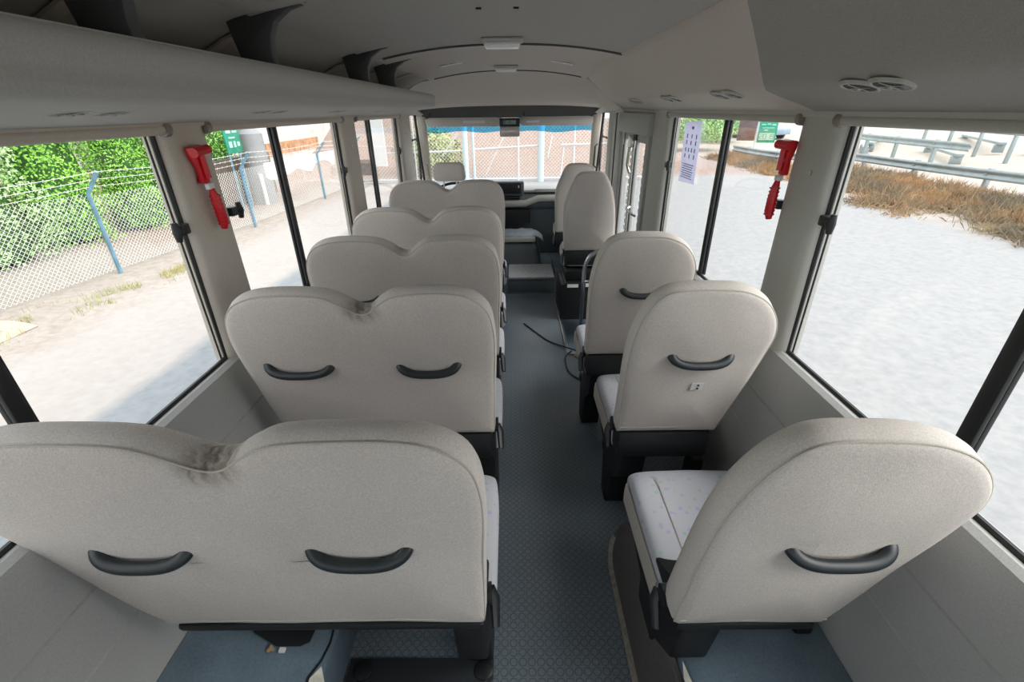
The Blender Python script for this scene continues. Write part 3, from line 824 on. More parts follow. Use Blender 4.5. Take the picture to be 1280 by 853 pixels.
# ribbed mat with two round studs
t = thing('rubber_mat', 'dark ribbed rubber floor mat with two round studs at the bottom edge', 'mat', (-.285, .66, 0))
MB().box((-.235, -.35, .001), (.235, .205, .010)).build('mat_base', RIBM, t, bevel=.003)
mb = MB()
for k in range(24):
    x = -.24 + k * .02
    a = max(-.34, -.34); 
    L_ = .16
    mb.tube([(x, -.34 + .0, .011), (min(x + .5, .24), -.34 + (min(x + .5, .24) - x) * 1.05, .011)], .0016, 4)
mb.build('ribs', mat('worn_rib_tops', (.09, .10, .115), .5), t)
for x in (-.185, .205):
    MB().tube([(x, .165, .010), (x, .165, .016), (x, .165, .020)], [.030, .030, .022], 16).build('stud', BLACK, t)
# cable on the floor
mb = MB().tube(catmull([(.11, 3.50, .006), (.20, 3.33, .006), (.30, 3.16, .006), (.44, 3.03, .012), (.50, 2.98, .014)], 6, False), .005, 6)
tag(mb.build('floor_cable', CABLE), 'thin dark cable lying across the aisle floor near the step well', 'cable')
mb = MB().tube(catmull([(.455, 2.99, .012), (.40, 2.90, .007), (.40, 2.70, .007), (.46, 2.60, .007), (.53, 2.57, .012)], 6, False), .005, 6)
tag(mb.build('floor_cable', CABLE), 'thin dark cable looping out beside the third single seat leg', 'cable')
# handrail in front of the third single seat
t = thing('handrail', 'chrome looped handrail at the edge of the door step well', 'handrail', (.50, 2.93, 0))
pts = [(0, 0, 0), (0, 0, .62)] + [tuple(v) for v in bez((0, 0, .64), (0, 0, .785), (.14, 0, .795), 8)] + [(.36, 0, .795), (.415, 0, .795)]
MB().tube(pts, .013, 12).build('rail_tube', CHROME, t)
MB().tube([(0, 0, .575), (.41, 0, .575)], .010, 10).build('crossbar', CHROME, t)
MB().tube([(0, 0, 0), (0, 0, .008)], .035, 14).build('floor_flange', STEEL, t)

# litter under the nearest double seat
t = tag(MB().tube([(-.680, .750, .262), (-.672, .757, .266), (-.662, .753, .261)], [.006, .009, .003], 6).build('crumpled_wrapper', mat('tan_scrap', (.35, .24, .12), .8)), 'tiny crumpled tan scrap on the vinyl under the nearest double seat', 'litter')
t = tag(MB().box((-.650, .750, .2515), (-.634, .762, .2595)).build('paper_scrap', WHITE), 'tiny pale scrap beside the tan scrap under the nearest double seat', 'litter')

# ------------------------------------------------------------ emergency hammers
def hammer(sx, y, z, rot, label, clip):
    t = thing('emergency_hammer', label, 'hammer', (sx * .905, y, z), rot=(rot, 0, 0))
    # local: y along the bus, z up, x out of the pillar (towards the aisle = -sx)
    o = -sx
    MB().extr([(-.030, .058), (.030, .060), (.030, .035), (.019, .0), (.016, -.045), (-.016, -.045), (-.013, .0), (-.028, .035)], 'x', o * -.008, o * .012).build('holder', RED, t, bevel=.005)
    MB().tube([(o * .020, -.036, .045), (o * .020, .036, .045)], .014, 12).build('hammer_head', RED, t)
    MB().tube([(o * .018, 0, .04), (o * .018, 0, -.03)], .009, 10).build('shaft', RED, t)
    MB().box((min(o * .006, o * .020), -.014, -.062), (max(o * .006, o * .020), .014, -.045)).build('white_label', WHITE, t, bevel=.002)
    rows = []
    g = MB().tube([(o * .014, 0, -.062), (o * .016, .001, -.085), (o * .017, .002, -.12), (o * .017, .002, -.16), (o * .014, 0, -.185)], [.008, .013, .015, .015, .009], 10)
    gr = g.build('grip', RED, t)
    m2 = MB()
    for k in range(8): m2.tube([(o * .0165, .0015, -.082 - k * .012), (o * .0165, .0015, -.087 - k * .012)], .0162, 10)
    m2.build('grip_ridges', RED, gr)
    if clip: MB().tube([(o * .013, .0, .0), (o * .016, .0, .0)], .009, 12).build('screw', STEEL, t)
    return t
hammer(-1, 1.445, 1.478, math.radians(4), 'red emergency hammer on the beige pillar at left', False)
hammer(1, 1.555, 1.465, math.radians(0), 'red emergency hammer on the grey pillar at right', True)
tag(MB().box((.985, 1.60, 1.45), (.988, 1.64, 1.53)).build('window_sticker', PAPER, smooth=False), 'small pale sticker on the glass beside the right hammer', 'sticker')

# notice stuck to the right window
t = thing('paper_notice', 'long white printed notice stuck on the second right window', 'notice', (.955, 2.56, 1.41))
mb = MB().box((-.002, -.115, -.15), (.0, .115, .145), rot=Matrix.Rotation(math.radians(-3), 3, 'X')); mb.build('sheet', PAPER, t, smooth=False)
mb = MB()
def ln(y0, y1, z, h=.004): mb.box((-.0035, y0, z - h / 2), (-.0022, y1, z + h / 2))
ln(-.015, .015, .115, .012)
for r_, n_ in ((.075, 3), (.045, 3), (.01, 4), (-.02, 3)):
    for k in range(n_):
        yc = -.065 + .13 * k / (n_ - 1); mb.box((-.0035, yc - .007, r_ - .010), (-.0022, yc + .004, r_ + .010))
for k in range(7): ln(-.085 + .008 * (k % 3), .085 - .01 * (k % 2), -.06 - k * .011)
mb.build('printed_lines', INK, t, smooth=False)

# ------------------------------------------------------------ ceiling fittings
def clamp(y, w2, label, x=-.008):
    t = thing('ceiling_lamp', label, 'lamp', (x, y, 1.8835))
    MB().box((-w2, -.06, -.010), (w2, .06, .004)).build('lamp_base', TRIM, t, bevel=.008)
    MB().box((-w2 + .012, -.045, -.032), (w2 - .012, .045, -.008)).build('lamp_lens', LENS, t, bevel=.012, seg=3)
clamp(2.29, .088, 'rectangular milky lamp on the ceiling nearest the camera')
clamp(3.62, .085, 'small rectangular milky lamp on the front ceiling panel')
for sx in (-1, 1):
    t = thing('ceiling_outlet', 'flat white slot on the front ceiling panel, %s of the small lamp' % ('left' if sx < 0 else 'right'), 'vent', (sx * .335, 3.22, ceil_z(.335) - .003), rot=(0, sx * math.radians(9), 0))
    MB().box((-.068, -.03, -.006), (.068, .03, .002)).build('outlet_frame', LENS, t, bevel=.003)
    MB().box((-.055, -.018, -.008), (.055, .018, -.005)).build('outlet_slot', TRIM, t, bevel=.001)
for x in (-.065, .045):
    tag(MB().tube([(x - .008, 1.63, 1.8855), (x + .008, 1.632, 1.8855)], .003, 6).build('ceiling_clip', BLMET), 'tiny dark clip in the ceiling near the top edge, %s one' % ('left' if x < 0 else 'right'), 'clip')

# ------------------------------------------------------------ cab: dashboard, engine cover, visors, clock, mirror
t = thing('dashboard', 'grey dashboard with pale top below the windscreen', 'dashboard', (0, 0, 0))
prof = [(5.40, .845), (5.02, .825), (4.97, .80), (4.95, .76), (4.97, .70), (5.02, .66), (5.06, .40), (5.10, .155), (5.40, .155)]
MB().extr(prof, 'x', -.90, .90).build('dash_body', DASH, t, bevel=.012)
MB().box((-.89, 5.0, .835), (.89, 5.38, .862)).build('dash_top', DASHT, t, bevel=.012)
MB().tube([(-.3, 4.945, .735), (.16, 4.945, .735), (.30, 4.945, .785), (.86, 4.945, .79)], .026, 10, flat=1.3).build('grab_ledge', TRIM, t)
MB().box((-.22, 4.93, .815), (.145, 5.03, .955)).build('instrument_panel', DASH, t, bevel=.012)
MB().box((-.20, 4.925, .835), (.115, 4.935, .94)).build('dark_screen', GRILLE, t, bevel=.003)
MB().box((.085, 4.9235, .895), (.095, 4.9249, .92)).build('indicator', WHITE, t, smooth=False)
MB().box((-.2, 4.93, .775), (.10, 4.96, .81)).build('vent_slot', GRILLE, t, bevel=.006)
MB().box((-.2, 4.965, .52), (.215, 5.03, .67)).build('radio_recess', GRILLE, t, bevel=.01)
MB().box((.26, 4.99, .84), (.60, 5.02, .872)).build('vent_lid', DASHT, t, bevel=.004)
st = thing('steering_wheel', 'dark steering wheel in front of the driver seat', 'steering wheel', (-.56, 4.76, .85), rot=(math.radians(28), 0, 0))
MB().tube([(.21 * math.cos(a), .21 * math.sin(a), 0) for a in [2 * PI * q / 28 for q in range(28)]], .014, 10, closed=True).build('rim', BLACK, st)
MB().tube([(0, 0, -.12), (0, 0, .0), (0, 0, .02)], [.03, .05, .04], 12).build('hub', BLACK, st)
mb = MB()
for a in (PI / 6, PI * 5 / 6, PI * 1.5): mb.tube([(0, 0, .0), (.2 * math.cos(a), .2 * math.sin(a), 0)], .012, 8)
mb.build('spoke', BLACK, st)
t = thing('engine_cover', 'grey engine cover hump with clear plastic sheet at the aisle end', 'engine cover', (0, 0, 0))
rows = []
for z, e in ((.155, .0), (.20, -.005), (.30, -.02), (.37, -.05), (.395, -.09), (.397, -.16)):
    a, b, c, d = -.28 - e * 0, .325 + e, 4.62 - e * .6, 4.94
    rr_ = .09
    pts = [(a, d), (a, c)] + [(p.x, p.y) for p in bez((b - rr_, c, 0), (b, c, 0), (b, c + rr_, 0), 6)] + [(b, d)]
    rows.append([(x, y, z) for x, y in pts])
MB().grid(rows, True).build('cover_shell', DASH, t, angle=50)
MB().box((-.26, 4.63, .400), (.255, 4.94, .450)).build('tray', TRIM, t, bevel=.012)
mb = MB().grid([[(-.25 + .49 * i / 12, 4.645 + .28 * j / 10, .455 + .012 * noise.noise(Vector((i * .6, j * .6, 0))) + (.02 if 3 < j else 0)) for i in range(13)] for j in range(11)])
mb.build('plastic_sheet', CLOTH, t, solid=.004)
MB().grid([[(.24 + .10 * i / 4, 4.66 + .27 * j / 6, .462 - .06 * (i / 4) ** 2 + .02 * noise.noise(Vector((i, j, 3)))) for i in range(5)] for j in range(7)]).build('loose_sheet', CLOTH, t, solid=.003)
for sx, a, b, lab in ((-1, -.845, -.085, 'pale sun visor folded along the windscreen top, driver side with white label'), (1, .10, .845, 'pale sun visor folded along the windscreen top, passenger side')):
    t = thing('sun_visor', lab, 'visor', ((a + b) / 2, 5.10, 1.51))
    h = (b - a) / 2
    prof = [(-h, -.010), (-h + .03, -.036), (h - .03, -.042), (h, -.02), (h, .035), (h - .04, .045), (-h + .04, .045), (-h, .03)]
    MB().extr(prof, 'z', 0, 1).add([], []) 
    mb = MB(); vs = [(x, y, z) for y in (-.012, .012) for x, z in prof]
    mb.add(vs, [tuple(range(8)), tuple(range(8, 16))[::-1]] + [(i, (i + 1) % 8, 8 + (i + 1) % 8, 8 + i) for i in range(8)])
    mb.build('visor_pad', VISOR, t, bevel=.006)
    MB().box((.0 if sx < 0 else -.30, -.0145, -.01), (.22 if sx < 0 else -.17, -.0125, .018 if sx < 0 else .01)).build('visor_label', WHITE, t, smooth=False)
    MB().tube([(-h + .05, 0, .05), (-h + .05, 0, .09)], .006, 8).build('visor_arm', BLACK, t)
t = thing('digital_clock', 'small black digital clock above the interior mirror', 'clock', (.005, 4.98, 1.508))
MB().box((-.10, -.02, -.038), (.10, .05, .038)).build('clock_case', BLACK, t, bevel=.006)
MB().box((-.065, -.0225, -.018), (.065, -.0205, .020)).build('clock_display', LCD, t, smooth=False)
mb = MB()
segs = {'1': 'bc', '2': 'abged', '4': 'fgbc', '8': 'abcdefg', '0': 'abcdef'}
def seg(ch, x):
    w_, h_ = .009, .011
    for s_ in segs[ch]:
        c = {'a': (0, h_, 1), 'g': (0, 0, 1), 'd': (0, -h_, 1), 'b': (w_, h_ / 2, 0), 'c': (w_, -h_ / 2, 0), 'f': (-w_, h_ / 2, 0), 'e': (-w_, -h_ / 2, 0)}[s_]
        if c[2]: mb.box((x - w_, -.0240, c[1] - .0015), (x + w_, -.0226, c[1] + .0015))
        else: mb.box((x + c[0] - .0015, -.0240, c[1] - h_ / 2), (x + c[0] + .0015, -.0226, c[1] + h_ / 2))
for ch, x in zip('1028', (-.045, -.018, .018, .045)): seg(ch, x)
mb.build('digits', mat('pale_lcd_digits', (.35, .5, .42), .4), t, smooth=False)
t = thing('interior_mirror', 'rectangular interior mirror below the digital clock', 'mirror', (.005, 4.96, 1.425))
MB().box((-.098, -.008, -.046), (.098, .016, .046)).build('mirror_case', TRIM, t, bevel=.010)
MB().box((-.088, -.0105, -.038), (.088, -.0085, .038)).build('mirror_glass', mat('mirror_face', (.55, .50, .48), .25, .3), t, bevel=.0005)
MB().tube([(0, .01, .04), (0, .03, .06)], .008, 8).build('stem', BLACK, t)
# door mirrors outside
for sx, lab in ((-1, 'dark exterior mirror outside the left quarter window'), (1, 'slim exterior mirror outside the right quarter window')):
    t = thing('exterior_mirror', lab, 'mirror', (sx * 1.10, 5.12, 1.22))
    MB().box((-.07, -.02, -.20), (.07, .05, .17)).build('mirror_case', BLACK, t, bevel=.02)
    MB().box((-.058, -.0225, -.18), (.058, -.0205, .15)).build('mirror_glass', mat('outer_mirror_face', (.16, .22, .15), .1, .6), t, bevel=.0005)
    MB().tube([(0, .04, .1), (-sx * .13, .10, .14)], .010, 8).build('mirror_arm', BLACK, t)
t = tag(MB().tube([(-.885, 5.12, 1.13), (-.86, 5.08, 1.12), (-.855, 5.09, 1.0), (-.865, 5.11, .985), (-.89, 5.15, .985)], .008, 8).build('grab_handle', BORD), 'small loop grab handle on the left windscreen pillar', 'handle')
t = tag(MB().tube([(.885, 4.98, 1.30), (.86, 4.95, 1.28), (.855, 4.95, 1.10), (.885, 4.98, 1.08)], .009, 8).build('grab_handle', BLACK), 'black loop grab handle by the right quarter window', 'handle')
# ------------------------------------------------------------ outside: ground
GZ = -.85
def sm(a, b, v):
    t = max(0, min(1, (v - a) / (b - a))); return t * t * (3 - 2 * t)
def gh(x, y):
    z = GZ
    z += 4.2 * sm(19.5, 36, y) * sm(10, 2, x) * (1 if x > -30 else 1)
    z += 1.3 * sm(-8.2, -20, x) * sm(12, 24, y) * (1 - sm(19.5, 36, y))
    z += 1.9 * sm(17, 42, x) * (.75 + .35 * noise.noise(Vector((x * .09, y * .11, 2))))
    z += .9 * sm(30, 60, y) * sm(8, 14, x)
    if x < -5 or x > 10.5 or y > 19: z += .07 * noise.noise(Vector((x * .5, y * .5, 0))) * min(1, max(-5 - x, x - 10.5, y - 19) / 2)
    return z
def ground_mat():
    m = mat('outdoor_ground', (.40, .355, .31), .95, spec=.1)
    nt = m.node_tree; b = nt.nodes['Principled BSDF']; L = nt.links
    tc = nt.nodes.new('ShaderNodeTexCoord'); sx = nt.nodes.new('ShaderNodeSeparateXYZ'); L.new(tc.outputs['Object'], sx.inputs[0])
    nz = nt.nodes.new('ShaderNodeTexNoise'); nz.inputs['Scale'].default_value = .8; nz.inputs['Detail'].default_value = 8; L.new(tc.outputs['Object'], nz.inputs['Vector'])
    nf = nt.nodes.new('ShaderNodeTexNoise'); nf.inputs['Scale'].default_value = 9; nf.inputs['Detail'].default_value = 8; nf.inputs['Roughness'].default_value = .7; L.new(tc.outputs['Object'], nf.inputs['Vector'])
    def ramp(sock, a, b_, lo=0, hi=1, wob=1.2):
        ad = nt.nodes.new('ShaderNodeMath'); ad.operation = 'MULTIPLY_ADD'; ad.inputs[1].default_value = wob
        L.new(nz.outputs['Fac'], ad.inputs[0]); L.new(sock, ad.inputs[2])
        mr = nt.nodes.new('ShaderNodeMapRange'); mr.inputs[1].default_value = a + wob / 2; mr.inputs[2].default_value = b_ + wob / 2; mr.inputs[3].default_value = lo; mr.inputs[4].default_value = hi
        L.new(ad.outputs[0], mr.inputs[0]); return mr.outputs[0]
    def mix(fac, a, c):
        mx = nt.nodes.new('ShaderNodeMix'); mx.data_type = 'RGBA'
        L.new(fac, mx.inputs[0])
        if isinstance(a, tuple): mx.inputs[6].default_value = (*a, 1)
        else: L.new(a, mx.inputs[6])
        if isinstance(c, tuple): mx.inputs[7].default_value = (*c, 1)
        else: L.new(c, mx.inputs[7])
        return mx.outputs[2]
    def mul(a, c):
        q = nt.nodes.new('ShaderNodeMath'); q.operation = 'MULTIPLY'; L.new(a, q.inputs[0]); L.new(c, q.inputs[1]); return q.outputs[0]
    nr = nt.nodes.new('ShaderNodeMapRange'); nr.inputs[1].default_value = .35; nr.inputs[2].default_value = .7; L.new(nf.outputs['Fac'], nr.inputs[0])
    sand = mix(nr.outputs[0], (.42, .375, .34), (.30, .25, .22))
    track = mix(nr.outputs[0], (.42, .385, .365), (.37, .335, .315))
    red = mix(nr.outputs[0], (.34, .25, .21), (.22, .15, .12))
    lot = mix(nr.outputs[0], (.32, .318, .314), (.25, .25, .254))
    asp = mix(nr.outputs[0], (.27, .285, .30), (.21, .225, .24))
    c = mix(ramp(sx.outputs['X'], -5.9, -5.3, wob=1.0), sand, track)
    c = mix(ramp(sx.outputs['X'], -3.9, -3.7, wob=.25), c, asp)
    c = mix(ramp(sx.outputs['X'], .0, .3, wob=.1), c, lot)
    c = mix(ramp(sx.outputs['X'], 9.6, 10.4, wob=1.2), c, sand)
    c = mix(ramp(sx.outputs['X'], 15.5, 17, wob=1.2), c, mix(nr.outputs[0], (.46, .42, .37), (.38, .34, .29)))
    fr = mul(ramp(sx.outputs['Y'], 19.0, 20.5), ramp(sx.outputs['X'], 12, 8))
    c = mix(fr, c, red)
    bl = mul(ramp(sx.outputs['X'], -6.6, -7.6), ramp(sx.outputs['Y'], 8.5, 10.5))
    c = mix(bl, c, red)
    L.new(c, b.inputs['Base Color'])
    bp = nt.nodes.new('ShaderNodeBump'); bp.inputs['Strength'].default_value = .08; bp.inputs['Distance'].default_value = .010
    L.new(nf.outputs['Fac'], bp.inputs['Height']); L.new(bp.outputs[0], b.inputs['Normal'])
    return m
mb = MB()
xs = [-70 + i * 1.0 for i in range(161)]; ys = [-25 + i * 1.0 for i in range(116)]
mb.grid([[(x, y, gh(x, y)) for x in xs] for y in ys])
struct(mb.build('ground', ground_mat(), angle=80))

BLUEP = mat('faded_blue_paint', (.13, .25, .34), .5, noise_amt=.2, noise_scale=8)
TEAL = mat('teal_paint', (.10, .26, .28), .5)
WIRE = mat('galvanised_wire', (.66, .66, .64), .6)
PALEB = mat('pale_blue_paint', (.50, .58, .62), .5)
PWHITE = mat('white_paint', (.62, .62, .62), .6)

def chain_link(p0, p1, z0, z1, pitch=.075, r=.0029):
    p0 = Vector((*p0, 0)); p1 = Vector((*p1, 0)); L_ = (p1 - p0).length; d = (p1 - p0) / L_; H_ = z1 - z0
    nrm = Vector((-d.y, d.x, 0))
    mb = MB()
    for sg, off in ((1, .003), (-1, -.003)):
        k = -int(H_ / pitch) - 1
        while k * pitch < L_ + H_:
            a = k * pitch
            if sg > 0: s0, s1, za, zb = a, a + H_, z0, z1
            else: s0, s1, za, zb = a, a - H_, z0, z1
            # clip to 0..L
            t0, t1 = 0, 1
            ds = s1 - s0
            lo, hi = sorted(((0 - s0) / ds, (L_ - s0) / ds))
            t0, t1 = max(0, lo), min(1, hi)
            if t1 - t0 > .02:
                A = p0 + d * (s0 + ds * t0) + nrm * off + Vector((0, 0, za + (zb - za) * t0))
                B = p0 + d * (s0 + ds * t1) + nrm * off + Vector((0, 0, za + (zb - za) * t1))
                mb.tube([A, B], r, 3, cap=False)
            k += 1
    return mb

# left boundary fence
fence = thing('chain_link_fence', 'chain link fence with faded blue angled posts and barbed wire along the left', 'fence', (0, 0, 0))
A0 = (-7.9, -1.0); A1 = (-6.86, 7.605); A2 = (-6.31, 11.18); A3 = (-6.0, 15.0); A4 = (-5.85, 18.1)
fp = [A0, (-7.3, 4.0), A1, A2, A3, A4]
ztop = .49
for i in range(len(fp) - 1):
    chain_link(fp[i], fp[i + 1], GZ + .08, ztop - .02 + .03 * math.sin(i * 2)).build('wire_mesh', WIRE, fence, smooth=False)
for i, (x, y) in enumerate(fp):
    b = Vector((x + .05, y, GZ)); t_ = Vector((x + .05, y, ztop)); e = Vector((x + .33, y, ztop + .34))
    MB().tube([b, t_, e], .032, 10).build('fence_post', BLUEP, fence)
for q in (.33, .66, 1.0):
    mb = MB()
    for i in range(len(fp) - 1):
        a, b = fp[i], fp[i + 1]
        pts = [(a[0] + .05 + .28 * q + (b[0] - a[0]) * t, a[1] + (b[1] - a[1]) * t, ztop + .34 * q - .05 * math.sin(PI * t)) for t in [k / 8 for k in range(9)]]
        mb.tube(pts, .0032, 4)
        for k in range(24):
            t = (k + .5) / 24; p = Vector((a[0] + .05 + .28 * q + (b[0] - a[0]) * t, a[1] + (b[1] - a[1]) * t, ztop + .34 * q - .05 * math.sin(PI * t)))
            mb.tube([p + Vector((0, -.01, -.02)), p + Vector((0, .01, .02))], .003, 3)
    mb.build('barbed_wire', WIRE, fence, smooth=False)

# front fence and gate
ff = thing('gate_fence', 'tall white framed chain link gate fence ahead of the windscreen', 'fence', (0, 0, 0))
chain_link((-5.9, 18.25), (6.0, 18.5), GZ + .05, 1.75, pitch=.13, r=.006).build('wire_mesh', WIRE, ff, smooth=False)
for x, r_, m_ in ((-5.2, .09, PALEB), (-3.6, .03, PWHITE), (-1.72, .10, PALEB), (-1.42, .05, PALEB), (.25, .035, PWHITE), (1.10, .12, PALEB), (2.33, .035, PWHITE), (4.2, .05, PWHITE), (6.0, .05, PWHITE)):
    MB().tube([(x, 18.33 + x * .02, GZ), (x, 18.33 + x * .02, 1.85)], r_, 10).build('fence_post', m_, ff)
for a, b, z0_, z1_ in ((-1.4, .98, .31, .42), (1.85, 6.0, .43, .50), (-5.2, -1.7, .20, .28), (-5.9, 6.0, GZ + .1, GZ + .12), (-1.4, 6.0, 1.72, 1.74)):
    MB().tube([(a, 18.35, z0_), (b, 18.35, z1_)], .032, 8).build('rail', PWHITE, ff)
for x0_, z0_, x1_, z1_ in ((-2.6, .1, -2.0, .85), (1.35, .0, 1.5, .75), (1.85, -.8, 1.95, .43), (-1.0, -.6, -.2, .9)):
    MB().tube([(x0_, 18.38, z0_), (x1_, 18.38, z1_)], .025, 6).build('brace', PWHITE, ff)
tag(MB().box((-4.95, 17.4, -.15), (-4.45, 17.46, 1.5)).build('white_board', PWHITE, smooth=False, bevel=.01), 'tall white board beyond the farthest large window on the left', 'board')
tag(chain_link((-5.75, 17.1), (-4.95, 17.1), -.40, .12, pitch=.05, r=.010).build('mesh_panel', mat('dark_mesh', (.05, .05, .05), .7), smooth=False), 'dark grey mesh panel leaning behind the left fence', 'panel', kind='stuff')

# ---- trees and hedge
def leaf_cloud(n, shape, size, seed, up=.3):
    rnd = random.Random(seed); mb = MB()
    for i in range(n):
        p, nv = shape(rnd)
        s = size * rnd.uniform(.6, 1.3)
        a = Vector((rnd.gauss(0, 1), rnd.gauss(0, 1), rnd.gauss(0, 1) + up)).normalized()
        b = (nv + Vector((rnd.gauss(0, .6), rnd.gauss(0, .6), rnd.gauss(0, .6)))).normalized()
        t = a.cross(b).normalized() * s * .45; a = (b.cross(t)).normalized() * s
        mb.add([p - a * .5, p + t * .6, p + a * .5, p - t * .6], [(0, 1, 2, 3)])
    return mb
def leafmat(name, c1, c2, sc=2.5):
    m = mat(name, c1, .7, col2=c2, col2_scale=sc, col2_fac=(.35, .65), noise_amt=.35, noise_scale=14, spec=.2)
    return m
GREEN = leafmat('bright_hedge_leaf', (.30, .58, .10), (.13, .33, .04))
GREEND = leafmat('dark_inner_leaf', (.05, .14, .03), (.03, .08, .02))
GREENP = leafmat('pale_dusty_leaf', (.42, .58, .30), (.24, .42, .13))
BARK = mat('bark', (.16, .11, .08), .9)
def conifer_mesh(seed, Hh, R0):
    def shape(r):
        z = r.random() ** .9; th = r.uniform(0, 2 * PI)
        lob = 1 + .22 * math.sin(th * 3 + seed + z * 7) + .16 * math.sin(z * 23 + seed + th)
        rad = R0 * (1 - .55 * z ** 2.2) * lob * (.72 + .32 * r.random())
        return Vector((rad * math.cos(th), rad * math.sin(th), .1 + z * Hh)), Vector((math.cos(th), math.sin(th), .4))
    return leaf_cloud(15000, shape, .066, seed)
def tree(name, protos, x, y, sc, rz, label, cat='tree', group=None, z=None):
    root = thing(name, label, cat, (x, y, gh(x, y) - .03 if z is None else z), group, rot=(0, 0, rz))
    root.scale = (sc, sc, sc)
    for p in protos:
        if p.parent is None and not p.get('used'):
            p['used'] = 1; p.parent = root
        else:
            c = p.copy(); COL.objects.link(c); c.parent = root
    return root
prot = []
for k in range(3):
    f_ = conifer_mesh(k + 1, 4.6, 1.02).build('foliage', (GREEN, GREENP, GREEN)[k], smooth=False)
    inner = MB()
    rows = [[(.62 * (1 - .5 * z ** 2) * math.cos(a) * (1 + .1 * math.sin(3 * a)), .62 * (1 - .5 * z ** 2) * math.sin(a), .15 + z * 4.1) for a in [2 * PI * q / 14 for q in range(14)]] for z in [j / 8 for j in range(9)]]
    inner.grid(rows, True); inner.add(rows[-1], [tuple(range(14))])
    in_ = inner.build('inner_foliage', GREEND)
    tr_ = MB().tube([(0, 0, -.1), (0, 0, 1.2)], .09, 8).build('trunk', BARK)
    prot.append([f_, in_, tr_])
labs = ['bright green hedge tree behind the fence, nearest of the row', 'second bright green hedge tree of the row behind the fence', 'third hedge tree of the row behind the fence',
        'hedge tree straight behind the first blue fence post', 'hedge tree just beyond the first blue fence post', 'hedge tree seen at the edge of the nearest left window', 'hedge tree hidden partly by the left pillar',
        'hedge tree left of the green sign', 'last hedge tree, behind the green sign']
hy = [1.2 + 1.72 * q for q in range(9)]
for i, y in enumerate(hy):
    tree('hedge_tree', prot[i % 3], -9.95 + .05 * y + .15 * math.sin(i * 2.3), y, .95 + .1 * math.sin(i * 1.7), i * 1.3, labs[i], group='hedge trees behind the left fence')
def round_mesh(seed, R0, n=5000, size=.14, fl=.8):
    def shape(r):
        th = r.uniform(0, 2 * PI); u = r.uniform(-.4, 1); c_ = math.sqrt(max(0, 1 - u * u))
        lob = 1 + .2 * math.sin(th * 4 + seed) * math.sin(u * 6 + seed)
        rr = R0 * lob * (.6 + .45 * r.random())
        v = Vector((c_ * math.cos(th), c_ * math.sin(th), u))
        return Vector((v.x * rr, v.y * rr, R0 * .6 + v.z * rr * fl)), v
    return leaf_cloud(n, shape, size, seed)
yb_ = round_mesh(5, 1.3, 3500, .16).build('foliage', leafmat('yellow_green_leaf', (.42, .46, .18), (.26, .28, .10)), smooth=False)
tree('bush', [yb_], -3.4, 20.6, 1.0, 0, 'yellow green bush on the slope beyond the gate fence', 'bush')
for (x, y, s_, lab) in ((11.8, 31.5, 1.25, 'green tree beyond the lot, behind the paper notice'), (15.2, 37, 1.3, 'green tree farther beyond the lot, right of the paper notice')):
    f1 = round_mesh(9 + int(x), 1.35, 6000, .12).build('foliage', GREENP, smooth=False)
    t1 = MB().tube([(0, 0, -.6), (0, 0, 1.0)], .12, 8).build('trunk', BARK)
    tree('tree', [f1, t1], x, y, s_, 0, lab, group='trees beyond the lot')

# ---- behind the left fence: wall, green sign, tank, building, tarp
WALLM = mat('brown_block_wall', (.14, .105, .085), .9, noise_amt=.25, noise_scale=6)
tag(MB().box((-8.3, 12.2, GZ - .05), (-8.15, 16.5, .45)).build('low_wall', WALLM, bevel=.01), 'low brown wall between the left fence and the hedge', 'wall')
t = thing('sign_board', 'green sign board with pale marks behind the left fence', 'sign', (-7.55, 13.45, 0))
MB().box((-.02, -.37, .66), (.02, .37, 1.33)).build('board', mat('green_sign_paint', (.01, .22, .13), .5), t, bevel=.005)
mb = MB(); 
for a, b, c, d in ((-.28, -.05, 1.15, 1.22), (.02, .25, 1.16, 1.21), (-.2, .1, 1.02, 1.06), (-.25, -.1, .80, .95), (-.02, .08, .80, .95), (.15, .28, .82, .93)): mb.box((.022, a, c), (.028, b, d))
mb.build('pale_marks', mat('sign_print', (.35, .55, .48), .6), t, smooth=False)
for y in (-.25, .25): MB().tube([(-.04, y, GZ), (-.04, y, 1.3)], .025, 8).build('sign_post', BLUEP, t)
t = thing('water_tank', 'grey cylindrical water tank right of the green sign', 'tank', (-7.5, 14.3, GZ))
MB().tube([(0, 0, 0), (0, 0, 1.95), (0, 0, 2.15)], [.33, .33, .15], 24).build('tank_body', mat('grey_tank', (.25, .25, .26), .4), t)
MB().tube([(.2, -.32, 0), (.2, -.32, .9)], .06, 10).build('pipe', PWHITE, t)
t = thing('white_building', 'white building with rusty lower panel beyond the left fence', 'building', (0, 0, 0))
MB().box((-17, 18.8, GZ), (-9.6, 30, 3.2)).build('walls', mat('whitewash', (.55, .53, .50), .8, noise_amt=.12, noise_scale=2), t, bevel=.02)
MB().box((-9.62, 19.2, .1), (-9.55, 24.5, .55)).build('rusty_panel', mat('rust', (.42, .22, .12), .8, noise_amt=.3, noise_scale=5), t)
MB().box((-17.2, 18.6, 3.2), (-9.4, 30.2, 3.35)).build('roof', PWHITE, t)
mb = MB().grid([[(-6.30 + .30 * j / 16 * 1.0 - .06 * math.sin(j * 1.3) * i / 5 + .07, 12.2 + 4.2 * j / 16, .50 - (.34 + .12 * math.sin(j * .9)) * i / 5) for j in range(17)] for i in range(6)])
tag(mb.build('white_tarp', PWHITE, solid=.006), 'white tarp draped over the left fence top beyond the second window', 'tarp')

